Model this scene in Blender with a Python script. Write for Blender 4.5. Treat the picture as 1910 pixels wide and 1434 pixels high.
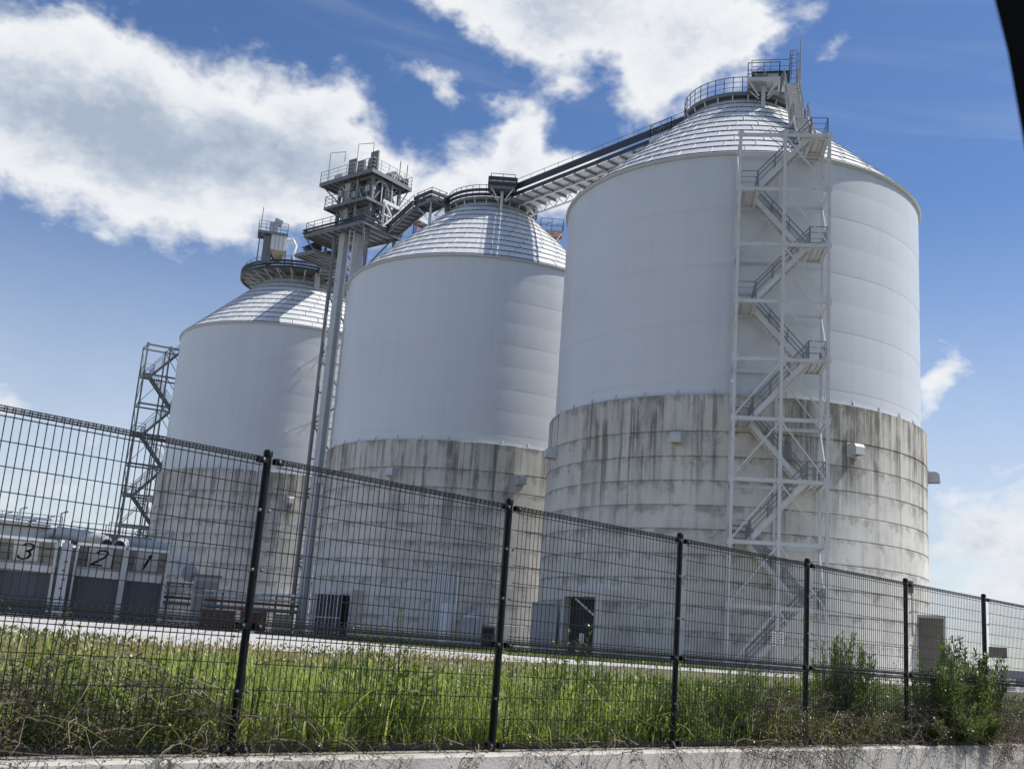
import bpy, math, random
import numpy as np
from mathutils import Vector, Matrix
R_ = math.radians
random.seed(7); rng = np.random.default_rng(7)
for o in list(bpy.data.objects): bpy.data.objects.remove(o)
SC = bpy.context.scene; COL = SC.collection

# ------------------------------------------------------------------ camera
EYE = 1.25
PITCH, ROLL, LENS = math.atan(486/2059.), math.atan(650/8717.), 2059/1910*36
cp, sp, cr, sr = math.cos(PITCH), math.sin(PITCH), math.cos(ROLL), math.sin(ROLL)
fw = Vector((0, cp, sp)); up0 = Vector((0, -sp, cp)); rt0 = Vector((1, 0, 0))
c_r = rt0*cr+up0*sr; c_u = up0*cr-rt0*sr
cd = bpy.data.cameras.new('camera'); cam = bpy.data.objects.new('camera', cd); COL.objects.link(cam)
cam.matrix_world = Matrix(((c_r.x, c_u.x, -fw.x, 0), (c_r.y, c_u.y, -fw.y, 0), (c_r.z, c_u.z, -fw.z, EYE), (0, 0, 0, 1)))
cd.sensor_width = 36; cd.lens = LENS; cd.clip_start = .05; cd.clip_end = 8000
cd.dof.use_dof = True; cd.dof.focus_distance = 45; cd.dof.aperture_fstop = 13
SC.camera = cam

# ------------------------------------------------------------------ sun, sky, exposure
SUN_AZ, SUN_EL = 80., 52.
sd = bpy.data.lights.new('sun', 'SUN'); sd.energy = 5.0; sd.angle = R_(.5); sd.color = (1, .955, .88)
sun = bpy.data.objects.new('sun', sd); COL.objects.link(sun); sun.location = (60, 30, 120)
sv = Vector((math.sin(R_(SUN_AZ))*math.cos(R_(SUN_EL)), math.cos(R_(SUN_AZ))*math.cos(R_(SUN_EL)), math.sin(R_(SUN_EL))))
sun.rotation_euler = (-sv).to_track_quat('-Z', 'Y').to_euler()
SC.view_settings.view_transform = 'Standard'; SC.view_settings.look = 'None'
SC.view_settings.exposure = 0.0; SC.view_settings.gamma = 1
cy_ = SC.cycles; cy_.max_bounces = 5; cy_.diffuse_bounces = 3; cy_.glossy_bounces = 2; cy_.transmission_bounces = 3; cy_.caustics_reflective = False; cy_.caustics_refractive = False
W = bpy.data.worlds.new('World'); SC.world = W; W.use_nodes = True
nt = W.node_tree; nt.nodes.clear()
def N(t, ty, **k):
    n = t.nodes.new(ty)
    for a, v in k.items():
        if a.startswith('i_'): n.inputs[a[2:].replace('_', ' ')].default_value = v
        else: setattr(n, a, v)
    return n
def mth(t, op, a, b=None, c=None, clamp=False):
    n = t.nodes.new('ShaderNodeMath'); n.operation = op; n.use_clamp = clamp
    for i, v in enumerate((a, b, c)):
        if v is None: continue
        if isinstance(v, (int, float)): n.inputs[i].default_value = v
        else: t.links.new(v, n.inputs[i])
    return n.outputs[0]
def vec(t, x, y, z):
    n = t.nodes.new('ShaderNodeCombineXYZ')
    for i, v in enumerate((x, y, z)):
        if isinstance(v, (int, float)): n.inputs[i].default_value = v
        else: t.links.new(v, n.inputs[i])
    return n.outputs[0]
def noise(t, v, scale, detail=5, rough=.55, dist=0., out='Fac'):
    n = N(t, 'ShaderNodeTexNoise'); n.inputs['Scale'].default_value = scale; n.inputs['Detail'].default_value = detail
    n.inputs['Roughness'].default_value = rough; n.inputs['Distortion'].default_value = dist
    t.links.new(v, n.inputs['Vector']); return n.outputs[out]
def mixc(t, f, a, b, blend='MIX'):
    n = t.nodes.new('ShaderNodeMix'); n.data_type = 'RGBA'; n.blend_type = blend
    for i, v in ((0, f), (6, a), (7, b)):
        if isinstance(v, (int, float)): n.inputs[i].default_value = v
        elif isinstance(v, tuple): n.inputs[i].default_value = (*v, 1) if len(v) == 3 else v
        else: t.links.new(v, n.inputs[i])
    return n.outputs[2]
def ramp(t, f, stops, interp='LINEAR'):
    n = t.nodes.new('ShaderNodeValToRGB'); e = n.color_ramp.elements; n.color_ramp.interpolation = interp
    while len(e) < len(stops): e.new(.5)
    for el, (p, c) in zip(e, stops):
        el.position = p; el.color = (*c, 1) if isinstance(c, tuple) else (c, c, c, 1)
    t.links.new(f, n.inputs[0]); return n.outputs[0]
def smooth(t, f, a, b):
    n = t.nodes.new('ShaderNodeMapRange'); n.interpolation_type = 'SMOOTHSTEP'
    n.inputs['From Min'].default_value = a; n.inputs['From Max'].default_value = b; t.links.new(f, n.inputs['Value'])
    return n.outputs[0]
sky = N(nt, 'ShaderNodeTexSky', sky_type='NISHITA', sun_disc=False, sun_elevation=R_(SUN_EL), sun_rotation=R_(SUN_AZ))
sky.air_density = 1.0; sky.dust_density = .25; sky.ozone_density = 3.0
bgs = N(nt, 'ShaderNodeBackground'); bgs.inputs[1].default_value = .12
hs = N(nt, 'ShaderNodeHueSaturation'); hs.inputs['Saturation'].default_value = 1.15; hs.inputs['Hue'].default_value = .508; nt.links.new(sky.outputs[0], hs.inputs['Color'])
nt.links.new(hs.outputs[0], bgs.inputs[0])
tc = N(nt, 'ShaderNodeTexCoord'); sx = N(nt, 'ShaderNodeSeparateXYZ'); nt.links.new(tc.outputs['Generated'], sx.inputs[0])
dx, dy, dz = sx.outputs
az = mth(nt, 'MULTIPLY', mth(nt, 'ARCTAN2', dx, dy), 180/math.pi)
el = mth(nt, 'MULTIPLY', mth(nt, 'ARCSINE', dz), 180/math.pi)
uv = vec(nt, mth(nt, 'MULTIPLY', az, .1), mth(nt, 'MULTIPLY', el, .14), 0)
# wind-torn edges: the whole cloud field is warped by a turbulent vector
wn = N(nt, 'ShaderNodeTexNoise'); wn.inputs['Scale'].default_value = 2.2; wn.inputs['Detail'].default_value = 4; wn.inputs['Roughness'].default_value = .6
nt.links.new(uv, wn.inputs['Vector']); ws = N(nt, 'ShaderNodeSeparateXYZ'); nt.links.new(wn.outputs['Color'], ws.inputs[0])
waz = mth(nt, 'ADD', az, mth(nt, 'MULTIPLY_ADD', ws.outputs[0], 5.0, -2.5))
wel = mth(nt, 'ADD', el, mth(nt, 'MULTIPLY_ADD', ws.outputs[1], 4.0, -2.0))
# cumulus masses: azimuth, elevation, half width, half height, weight (degrees)
CL = [(-33,24,5,4,1.1),(-27,23.4,4.5,3.2,1.2),(-23,23.2,4.5,3.7,1.35),(-18.5,22.7,4.5,3.8,1.35),(-14,23.2,4.2,3.5,1.3),(-10.8,23.9,2.8,2.7,1.0),(-9.4,21.6,2.6,1.8,.85),(-24.5,27.2,1.8,1.0,.5),(-12.2,26.4,1.5,1.,.5),
      (5,35,8,3,.9),(4,31.6,5,2.2,1.05),(9.3,30.4,3,2.3,1.05),(6.6,28.4,2.,1.7,.8),(-4,32.5,4,1.5,.9),(0,31.5,3,1.8,.9),(12,31,1.4,1.6,.7),
      (-6.5,28.2,1.5,.9,.6),(-5,27.7,1.,.8,.5),(-2.3,27.5,1.,.6,.5),(1.6,28.2,1.6,.8,.58),(16.7,30.2,1.,.8,.45),(15,32.2,1.6,.8,.4),
      (-5,22.8,2.6,1.9,.95),(-1,24.5,2.6,1.9,1.0),(-.6,26.2,1.3,1.4,.75),(2.5,23.6,3,2,1.0),(5.2,22.8,2.6,1.6,.85),
      (22,14.6,1.5,1.3,.78),(21.4,12.4,1.,1.2,.62),(23.5,7.4,3.4,1.6,.75),(26,5.6,5,2.,.75),(24,3.4,7,1.4,.7),(25.5,9.7,2.5,1.2,.6),(-22,6,6,1.8,.75),(-26,9.8,4,1.4,.62),(-21,8.6,2,1.,.5),(-22,2.8,9,1.4,.7)]
dens = None
wv = vec(nt, waz, wel, 0)
for (a, e, w, h, k) in CL:
    ma = N(nt, 'ShaderNodeVectorMath', operation='MULTIPLY_ADD'); nt.links.new(wv, ma.inputs[0]); ma.inputs[1].default_value = (1/w, 1/h, 0); ma.inputs[2].default_value = (-a/w, -e/h, 0)
    dt = N(nt, 'ShaderNodeVectorMath', operation='DOT_PRODUCT'); nt.links.new(ma.outputs[0], dt.inputs[0]); nt.links.new(ma.outputs[0], dt.inputs[1])
    g = mth(nt, 'EXPONENT', mth(nt, 'SUBTRACT', math.log(k), dt.outputs['Value']))
    dens = g if dens is None else mth(nt, 'ADD', dens, g)
# the same broken cumulus goes on round the rest of the sky
outw = mth(nt, 'MAXIMUM', smooth(nt, mth(nt, 'ABSOLUTE', mth(nt, 'ADD', az, 1.)), 32., 42.), smooth(nt, el, 39., 46.))
pz = mth(nt, 'MAXIMUM', dz, .08)
flat = vec(nt, mth(nt, 'DIVIDE', dx, pz), mth(nt, 'DIVIDE', dy, pz), 0)
big = mth(nt, 'MULTIPLY', smooth(nt, noise(nt, flat, 1.1, 3, .55), .48, .72), 1.15)
dens = mth(nt, 'ADD', dens, mth(nt, 'MULTIPLY', outw, big))
fb = noise(nt, uv, 3.4, 7, .6, .25)
fb2 = noise(nt, uv, 11., 5, .62, .3)
dd = mth(nt, 'ADD', mth(nt, 'ADD', dens, mth(nt, 'MULTIPLY_ADD', fb, 1.15, -.575)), mth(nt, 'MULTIPLY_ADD', fb2, .36, -.18))
alpha = smooth(nt, dd, .22, .98)
cir = mth(nt, 'MULTIPLY', smooth(nt, noise(nt, vec(nt, mth(nt, 'MULTIPLY_ADD', el, .35, mth(nt, 'MULTIPLY', az, .06)), mth(nt, 'MULTIPLY', az, .03), 3.), 1.4, 4, .6, .6), .5, .85), .12)
alpha = mth(nt, 'MAXIMUM', alpha, cir)
hz = mth(nt, 'MULTIPLY', mth(nt, 'SUBTRACT', 1., smooth(nt, el, -2., 24.)), .72)
alpha = mth(nt, 'MAXIMUM', alpha, hz)
sh = noise(nt, vec(nt, mth(nt, 'MULTIPLY_ADD', az, .1, -.22), mth(nt, 'MULTIPLY_ADD', el, .14, -.2), 0), 3.4, 4, .55, .25)   # density a little towards the sun
thick = mth(nt, 'ADD', smooth(nt, mth(nt, 'MULTIPLY_ADD', dd, .35, mth(nt, 'MULTIPLY', dens, .65)), .75, 2.5), mth(nt, 'ADD', mth(nt, 'MULTIPLY_ADD', sh, .6, -.3), mth(nt, 'ADD', mth(nt, 'MULTIPLY', hz, .5), mth(nt, 'MULTIPLY_ADD', fb2, .5, -.25))))
ccol = ramp(nt, thick, [(0., (.93, .95, .97)), (.3, (.84, .87, .92)), (.6, (.64, .70, .79)), (1., (.42, .50, .63))])
bgc = N(nt, 'ShaderNodeBackground'); bgc.inputs[1].default_value = .95; nt.links.new(ccol, bgc.inputs[0])
mx = N(nt, 'ShaderNodeMixShader'); nt.links.new(alpha, mx.inputs[0]); nt.links.new(bgs.outputs[0], mx.inputs[1]); nt.links.new(bgc.outputs[0], mx.inputs[2])
W.cycles.sampling_method = 'MANUAL'; W.cycles.sample_map_resolution = 256
wo = N(nt, 'ShaderNodeOutputWorld'); nt.links.new(mx.outputs[0], wo.inputs[0])

# ------------------------------------------------------------------ materials
MAT = {}
def mat(name, col, rough=.55, var=.12, scale=2.5, metal=0., bump=0., bscale=30., rnd=0., spec=.5, dirt=None):
    m = bpy.data.materials.new(name); m.use_nodes = True; t = m.node_tree; b = t.nodes['Principled BSDF']
    g = N(t, 'ShaderNodeNewGeometry'); P = g.outputs['Position']
    n1 = noise(t, P, scale, 6, .6)
    c = mixc(t, n1, tuple(x*(1-var) for x in col), tuple(min(1, x*(1+var)) for x in col))
    if dirt:
        d = smooth(t, noise(t, P, dirt[1], 7, .65), .5, .75); c = mixc(t, mth(t, 'MULTIPLY', d, dirt[2]), c, dirt[0])
    if rnd:
        oi = N(t, 'ShaderNodeObjectInfo'); hv = N(t, 'ShaderNodeHueSaturation'); t.links.new(c, hv.inputs['Color'])
        t.links.new(mth(t, 'MULTIPLY_ADD', oi.outputs['Random'], rnd, 1-rnd/2), hv.inputs['Value']); c = hv.outputs[0]
    t.links.new(c, b.inputs['Base Color']); b.inputs['Metallic'].default_value = metal; b.inputs['Specular IOR Level'].default_value = spec
    t.links.new(mth(t, 'MULTIPLY_ADD', n1, .2, rough-.1), b.inputs['Roughness'])
    if bump:
        bn = N(t, 'ShaderNodeBump'); bn.inputs['Strength'].default_value = bump; bn.inputs['Distance'].default_value = .02
        t.links.new(noise(t, P, bscale, 6, .6), bn.inputs['Height']); t.links.new(bn.outputs[0], b.inputs['Normal'])
    MAT[name] = m; return m
mat('galvanised', (.60, .615, .62), .5, .12, 1.5, .0, dirt=((.3, .29, .27), 1.2, .35))
mat('grey_steel', (.18, .19, .20), .5, .12, 1.2, dirt=((.22, .21, .2), 1., .4))
mat('white_steel_work', (.70, .71, .70), .45, .06, 1.)
mat('casing', (.46, .48, .50), .45, .1, .6, dirt=((.3, .3, .3), .7, .35))
mat('rail', (.20, .215, .225), .5, .1, 2.)
mat('dark_cladding', (.035, .042, .05), .45, .2, .8)
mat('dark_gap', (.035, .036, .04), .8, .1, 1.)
mat('roof_panel', (.74, .75, .76), .45, .04, .5, rnd=.07, dirt=((.45, .45, .44), .35, .35))
mat('joint_shade_dark', (.045, .048, .054), .6, .15, 1.)  # near-black for the painted joint and step shadow of the roof rows
mat('hood', (.52, .53, .53), .5, .08, 1.5, dirt=((.3, .29, .26), 2., .4))
mat('eave', (.45, .46, .45), .5, .1, 1.)
mat('red_pipe', (.32, .06, .04), .5, .15)
mat('pinkish_deck', (.36, .24, .23), .7, .15)
mat('lamp_brown', (.17, .14, .115), .6, .15)
mat('rust', (.13, .075, .05), .75, .3, 1.5)
mat('yellowish', (.45, .40, .28), .6, .2, 1.)
mat('roller_door', (.12, .135, .16), .5, .12, .5)
mat('soffit', (.40, .38, .34), .65, .15, .5)
mat('building', (.70, .70, .68), .6, .12, .5, dirt=((.25, .25, .24), .4, .4))
mat('plate_white', (.84, .84, .82), .5, .05, 1.)
mat('ink', (.015, .015, .017), .6, .1)
mat('red_ink', (.4, .05, .04), .6, .1)
mat('glass', (.10, .13, .14), .12, .1, .8, spec=.8)
mat('tank_white', (.72, .74, .76), .35, .05, 1.)
mat('fence_black', (.006, .0065, .008), .45, .2, 5., spec=.25)
mat('wire_black', (.008, .009, .011), .3, .2, 5., spec=.55)
mat('bolt', (.22, .22, .21), .3, .1, 5., .8)
mat('wall_concrete', (.52, .49, .44), .85, .22, 1.3, bump=.35, bscale=40, dirt=((.22, .20, .165), 2.2, .55))
mat('asphalt', (.05, .05, .052), .85, .25, 8., bump=.4, bscale=80)
mat('annex_concrete', (.17, .155, .13), .85, .2, .8, bump=.3, dirt=((.12, .11, .09), .9, .6))
mat('far_wall', (.25, .26, .27), .8, .15, .1)
mat('car_black', (.003, .003, .004), .8, .1, 20., spec=.1)
mat('car_paint', (.03, .03, .035), .25, .05, 5.)

def pavement_mat():
    m = bpy.data.materials.new('pavement'); m.use_nodes = True; t = m.node_tree; b = t.nodes['Principled BSDF']
    P = N(t, 'ShaderNodeNewGeometry').outputs['Position']
    mp = N(t, 'ShaderNodeMapping'); mp.inputs['Rotation'].default_value = (0, 0, R_(-20)); mp.inputs['Scale'].default_value = (.12, 1.0, 1); t.links.new(P, mp.inputs[0])
    s = noise(t, mp.outputs[0], .55, 6, .62); f = noise(t, P, .9, 8, .65)
    c = ramp(t, mth(t, 'MULTIPLY_ADD', s, .65, mth(t, 'MULTIPLY', f, .35)), [(.36, (.30, .29, .27)), (.5, (.49, .475, .45)), (.66, (.60, .585, .555))])
    t.links.new(c, b.inputs['Base Color']); b.inputs['Roughness'].default_value = .9
    MAT['pavement'] = m
pavement_mat()
def ground_mat():
    m = bpy.data.materials.new('ground'); m.use_nodes = True; t = m.node_tree; b = t.nodes['Principled BSDF']
    P = N(t, 'ShaderNodeNewGeometry').outputs['Position']
    f = noise(t, P, .5, 8, .65); f2 = noise(t, P, 7., 6, .65)
    c = ramp(t, mth(t, 'MULTIPLY_ADD', f, .6, mth(t, 'MULTIPLY', f2, .4)), [(.35, (.07, .075, .03)), (.5, (.13, .125, .055)), (.62, (.18, .14, .085)), (.75, (.16, .17, .06))])
    t.links.new(c, b.inputs['Base Color']); b.inputs['Roughness'].default_value = .95
    MAT['ground'] = m
ground_mat()
def silo_coords(t, cx, cy, R):
    P = N(t, 'ShaderNodeNewGeometry').outputs['Position']; s = N(t, 'ShaderNodeSeparateXYZ'); t.links.new(P, s.inputs[0])
    a = mth(t, 'ARCTAN2', mth(t, 'SUBTRACT', s.outputs[1], cy), mth(t, 'SUBTRACT', s.outputs[0], cx))
    return P, mth(t, 'MULTIPLY', a, R), s.outputs[2]
def concrete_mat(name, cx, cy, R, joints, seed, ztop, strong):
    m = bpy.data.materials.new(name); m.use_nodes = True; t = m.node_tree; b = t.nodes['Principled BSDF']
    P, u, z = silo_coords(t, cx, cy, R)
    us = mth(t, 'ADD', u, seed*13.7)
    cloud = noise(t, vec(t, mth(t, 'MULTIPLY', us, .5), seed*3., mth(t, 'MULTIPLY', z, .35)), 1., 8, .68)
    board = noise(t, vec(t, mth(t, 'MULTIPLY', us, 2.2), seed*5., mth(t, 'MULTIPLY', z, .08)), 1., 3, .5)
    hi0 = smooth(t, z, ztop-9., ztop+2.)
    base = ramp(t, mth(t, 'MULTIPLY_ADD', cloud, .8, mth(t, 'MULTIPLY', board, .2)), [(.30, (.42, .41, .385)), (.5, (.64, .625, .585)), (.66, (.72, .705, .66))])
    # rain streaks run down from the rim, longest where water gathers
    hi = smooth(t, z, ztop-13.5, ztop)
    st = noise(t, vec(t, mth(t, 'MULTIPLY', us, 2.3), seed*7.+2, mth(t, 'MULTIPLY', z, .05)), 1., 7, .7)
    stw = noise(t, vec(t, mth(t, 'MULTIPLY', us, .22), seed*2.+9, mth(t, 'MULTIPLY', z, .04)), 1., 3, .5)
    k = mth(t, 'ADD', mth(t, 'MULTIPLY_ADD', stw, .5, -.25), mth(t, 'ADD', st, mth(t, 'MULTIPLY_ADD', hi, .16, -.11)))
    streak = mth(t, 'MULTIPLY', smooth(t, k, .47, .64), mth(t, 'MULTIPLY_ADD', hi, .75, .22))
    brk = smooth(t, noise(t, vec(t, mth(t, 'MULTIPLY', us, 1.3), seed*6.+5, mth(t, 'MULTIPLY', z, .35)), 1., 5, .65), .36, .58)
    streak = mth(t, 'MULTIPLY', streak, mth(t, 'MULTIPLY_ADD', brk, .75, .25))
    c = mixc(t, mth(t, 'MULTIPLY', streak, strong), base, (.115, .105, .088))
    c = mixc(t, mth(t, 'MULTIPLY', hi0, mth(t, 'MULTIPLY_ADD', cloud, .9, -.25)), c, (.30, .27, .21))
    # dark blotches hang below each pour joint
    dmin = None
    for j in joints:
        d = mth(t, 'SUBTRACT', j, z); d = mth(t, 'MULTIPLY', mth(t, 'GREATER_THAN', d, -.02), mth(t, 'SUBTRACT', 1., mth(t, 'MULTIPLY', d, 1.15), clamp=True))
        dmin = d if dmin is None else mth(t, 'MAXIMUM', dmin, d)
    bl = noise(t, vec(t, mth(t, 'MULTIPLY', us, 1.1), seed*11., mth(t, 'MULTIPLY', z, .8)), 1., 8, .74)
    bf = mth(t, 'MULTIPLY', smooth(t, mth(t, 'ADD', bl, mth(t, 'MULTIPLY', dmin, .17)), .57, .73), .55)
    c = mixc(t, bf, c, (.15, .145, .13))
    rs = smooth(t, noise(t, vec(t, mth(t, 'MULTIPLY', us, .9), seed*4.+1, mth(t, 'MULTIPLY', z, .03)), 1., 4, .6), .6, .75)
    c = mixc(t, mth(t, 'MULTIPLY', mth(t, 'MULTIPLY', rs, hi), .25), c, (.28, .22, .14))
    pit = smooth(t, noise(t, P, 6., 4, .7), .68, .76); c = mixc(t, mth(t, 'MULTIPLY', pit, .45), c, (.1, .1, .09))
    t.links.new(c, b.inputs['Base Color']); b.inputs['Roughness'].default_value = .88; b.inputs['Specular IOR Level'].default_value = .25
    bn = N(t, 'ShaderNodeBump'); bn.inputs['Strength'].default_value = .5; bn.inputs['Distance'].default_value = .03
    t.links.new(mth(t, 'ADD', board, mth(t, 'MULTIPLY', cloud, .4)), bn.inputs['Height']); t.links.new(bn.outputs[0], b.inputs['Normal'])
    MAT[name] = m; return m
def steel_mat(name, cx, cy, R, seed):
    m = bpy.data.materials.new(name); m.use_nodes = True; t = m.node_tree; b = t.nodes['Principled BSDF']
    P, u, z = silo_coords(t, cx, cy, R)
    s = noise(t, vec(t, mth(t, 'MULTIPLY', u, 1.4), seed*3., mth(t, 'MULTIPLY', z, .05)), 1., 6, .6)
    bl = noise(t, vec(t, mth(t, 'MULTIPLY', u, .15), seed*5., mth(t, 'MULTIPLY', z, .2)), 1., 4, .5)
    c = ramp(t, mth(t, 'MULTIPLY_ADD', s, .5, mth(t, 'MULTIPLY', bl, .5)), [(.3, (.555, .585, .62)), (.5, (.61, .64, .675)), (.7, (.64, .67, .705))])
    t.links.new(c, b.inputs['Base Color']); b.inputs['Roughness'].default_value = .38; b.inputs['Specular IOR Level'].default_value = .45
    bn = N(t, 'ShaderNodeBump'); bn.inputs['Strength'].default_value = .12; bn.inputs['Distance'].default_value = .05
    t.links.new(noise(t, vec(t, mth(t, 'MULTIPLY', u, .5), 1., mth(t, 'MULTIPLY', z, .5)), 1., 2, .5), bn.inputs['Height']); t.links.new(bn.outputs[0], b.inputs['Normal'])
    MAT[name] = m; return m
def leaf_mat(name, stops, transl=.45):
    m = bpy.data.materials.new(name); m.use_nodes = True; t = m.node_tree; b = t.nodes['Principled BSDF']; out = t.nodes['Material Output']
    at = N(t, 'ShaderNodeAttribute', attribute_name='tint'); oi = N(t, 'ShaderNodeObjectInfo')
    f = mth(t, 'ADD', at.outputs['Fac'], mth(t, 'MULTIPLY_ADD', oi.outputs['Random'], .2, -.1), clamp=True)
    c = ramp(t, f, stops); t.links.new(c, b.inputs['Base Color']); b.inputs['Roughness'].default_value = .36; b.inputs['Specular IOR Level'].default_value = .5
    tr = N(t, 'ShaderNodeBsdfTranslucent'); c2 = mixc(t, 1., c, (1., 1.1, .55), 'MULTIPLY'); t.links.new(c2, tr.inputs[0])
    ms = N(t, 'ShaderNodeMixShader'); ms.inputs[0].default_value = transl
    t.links.new(b.outputs[0], ms.inputs[1]); t.links.new(tr.outputs[0], ms.inputs[2]); t.links.new(ms.outputs[0], out.inputs[0])
    MAT[name] = m; return m
leaf_mat('grass', [(0, (.12, .17, .04)), (.4, (.30, .37, .09)), (.75, (.48, .52, .17)), (1, (.66, .62, .32))], .5)
leaf_mat('clover', [(0, (.10, .13, .035)), (.4, (.20, .23, .065)), (.62, (.29, .24, .12)), (.85, (.33, .21, .15)), (1, (.50, .43, .34))])
leaf_mat('weed_leaf', [(0, (.07, .12, .035)), (.5, (.20, .27, .07)), (1, (.38, .42, .12))])
leaf_mat('shrub_leaf', [(0, (.07, .11, .045)), (.5, (.18, .235, .085)), (1, (.32, .36, .13))], .45)
leaf_mat('light_leaf', [(0, (.12, .18, .03)), (.5, (.19, .25, .05)), (1, (.30, .30, .06))])
leaf_mat('broad_leaf', [(0, (.10, .17, .04)), (.5, (.20, .28, .07)), (1, (.34, .38, .10))], .4)
leaf_mat('dry_leaf', [(0, (.05, .035, .022)), (.5, (.11, .075, .045)), (1, (.22, .17, .11))], .2)
mat('dry_twig', (.24, .20, .15), .85, .45, 9.)
mat('green_stem', (.08, .11, .035), .7, .25, 5.)

# ------------------------------------------------------------------ mesh helpers
Z = Vector((0, 0, 1))
OFF = {}
class G:
    def __init__(s): s.v = []; s.f = []
    def add(s, vs, fs):
        o = len(s.v); s.v += [tuple(v) for v in vs]; s.f += [tuple(i+o for i in f) for f in fs]; return s
    def obox(s, c, a, b, d):
        c, a, b, d = Vector(c), Vector(a), Vector(b), Vector(d)
        vs = [c+i*a+j*b+k*d for k in (-1, 1) for j in (-1, 1) for i in (-1, 1)]
        return s.add(vs, [(0, 2, 3, 1), (4, 5, 7, 6), (0, 1, 5, 4), (2, 6, 7, 3), (0, 4, 6, 2), (1, 3, 7, 5)])
    def box(s, p, q):
        p, q = Vector(p), Vector(q); c = (p+q)/2; h = (q-p)/2
        return s.obox(c, (h.x, 0, 0), (0, h.y, 0), (0, 0, h.z))
    def beam(s, p, q, w, h=None, up=Z):
        p, q = Vector(p), Vector(q); d = q-p; h = w if h is None else h
        if d.length < 1e-6: return s
        x = d.normalized(); y = up.cross(x)
        if y.length < 1e-4: y = Vector((1, 0, 0)).cross(x)
        y.normalize(); z = x.cross(y)
        return s.obox((p+q)/2, d/2, y*w/2, z*h/2)
    def path(s, pts, r, n=6, closed=False):
        pts = [Vector(p) for p in pts]; m = len(pts); vs = []; fs = []
        for i, p in enumerate(pts):
            a = pts[(i-1) % m] if (closed or i > 0) else p; b = pts[(i+1) % m] if (closed or i < m-1) else p
            t = (b-a).normalized(); y = Z.cross(t)
            if y.length < 1e-3: y = Vector((1, 0, 0)).cross(t)
            y.normalize(); z = t.cross(y); rr = r[i] if isinstance(r, (list, tuple)) else r
            vs += [p+(y*math.cos(k*2*math.pi/n)+z*math.sin(k*2*math.pi/n))*rr for k in range(n)]
        for i in range(m if closed else m-1):
            j = (i+1) % m
            for k in range(n): fs.append((i*n+k, i*n+(k+1) % n, j*n+(k+1) % n, j*n+k))
        if not closed: fs += [tuple(range(n))[::-1], tuple((m-1)*n+k for k in range(n))]
        return s.add(vs, fs)
    def tube(s, p, q, r, n=6): return s.path([p, q], r, n)
    def lathe(s, prof, n=96, c=(0, 0), a0=0., a1=360.):
        full = abs(a1-a0-360) < 1e-6; m = n if full else n+1; vs = []; fs = []
        for i in range(m):
            a = R_(a0+(a1-a0)*i/n); ca, sa = math.cos(a), math.sin(a)
            vs += [(c[0]+r*ca, c[1]+r*sa, z) for r, z in prof]
        k = len(prof)
        for i in range(n):
            j = (i+1) % m
            for l in range(k-1): fs.append((i*k+l, j*k+l, j*k+l+1, i*k+l+1))
        return s.add(vs, fs)
    def prism(s, poly, z0, z1):
        n = len(poly); vs = [(x, y, z0) for x, y in poly]+[(x, y, z1) for x, y in poly]
        return s.add(vs, [tuple(range(n))[::-1], tuple(range(n, 2*n))]+[(i, (i+1) % n, n+(i+1) % n, n+i) for i in range(n)])
    def extr(s, poly, d):
        d = Vector(d); n = len(poly); p = [Vector(v) for v in poly]
        return s.add(p+[v+d for v in p], [tuple(range(n))[::-1], tuple(range(n, 2*n))]+[(i, (i+1) % n, n+(i+1) % n, n+i) for i in range(n)])
    def quad(s, a, b, c, d): return s.add([a, b, c, d], [(0, 1, 2, 3)])
    def rail(s, pts, h=1.1, sp=1.3, r=.024, mids=2, closed=False):
        pts = [Vector(p) for p in pts]; seg = list(zip(pts, pts[1:]+([pts[0]] if closed else [])))
        if not closed: seg = seg[:len(pts)-1]
        for a, b in seg:
            n = max(1, round((b-a).length/sp))
            for i in range(n+1): p = a.lerp(b, i/n); s.beam(p, p+Z*h, r*2)
            for m in range(mids+1): zz = Z*h*(m+1)/(mids+1); s.beam(a+zz, b+zz, r*(2 if m == mids else 1.3))
        return s
    def mesh(s, name, smooth=None, off=Vector()):
        me = bpy.data.meshes.new(name); v = np.array(s.v, dtype=np.float64)-np.array(off); me.from_pydata(v.tolist(), [], s.f)
        if smooth is not None:
            me.polygons.foreach_set('use_smooth', [True]*len(s.f)); me.set_sharp_from_angle(angle=R_(smooth))
        me.update(); return me
    def build(s, name, m, parent=None, smooth=None, **k):
        off = OFF.get(parent.name, Vector()) if parent else Vector()
        me = s.mesh(name, smooth, off); me.materials.append(MAT[m]); return link(name, me, parent, **k)
def link(name, me, parent=None, label=None, cat=None, group=None, kind=None, rz=0., loc=None):
    o = bpy.data.objects.new(name, me); COL.objects.link(o); o.parent = parent
    OFF[o.name] = OFF.get(parent.name, Vector()) if parent else Vector()
    if rz: o.rotation_euler.z = rz
    if loc is not None: o.location = loc
    for a, v in (('label', label), ('category', cat), ('group', group), ('kind', kind)):
        if v: o[a] = v
    return o
def thing(name, label, cat, loc, group=None):
    o = link(name, None, None, label, cat, group); o.location = loc; OFF[o.name] = Vector(loc); o.empty_display_size = .5; return o
def copy_tree(o, parent=None):
    c = o.copy(); COL.objects.link(c); c.parent = parent
    for ch in list(o.children): copy_tree(ch, c)
    return c
def pol(azd, d, z=0.): return Vector((d*math.sin(R_(azd)), d*math.cos(R_(azd)), z))

YARD = .9
FU = Vector((.7216, .6923, 0)); FN = Vector((-.6923, .7216, 0)); F0 = Vector((-1.397, 6.428, 0))   # fence: first post, direction, normal
def fp(k, n=0., z=0.): return F0+FU*(2*k)+FN*n+Z*z

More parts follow.
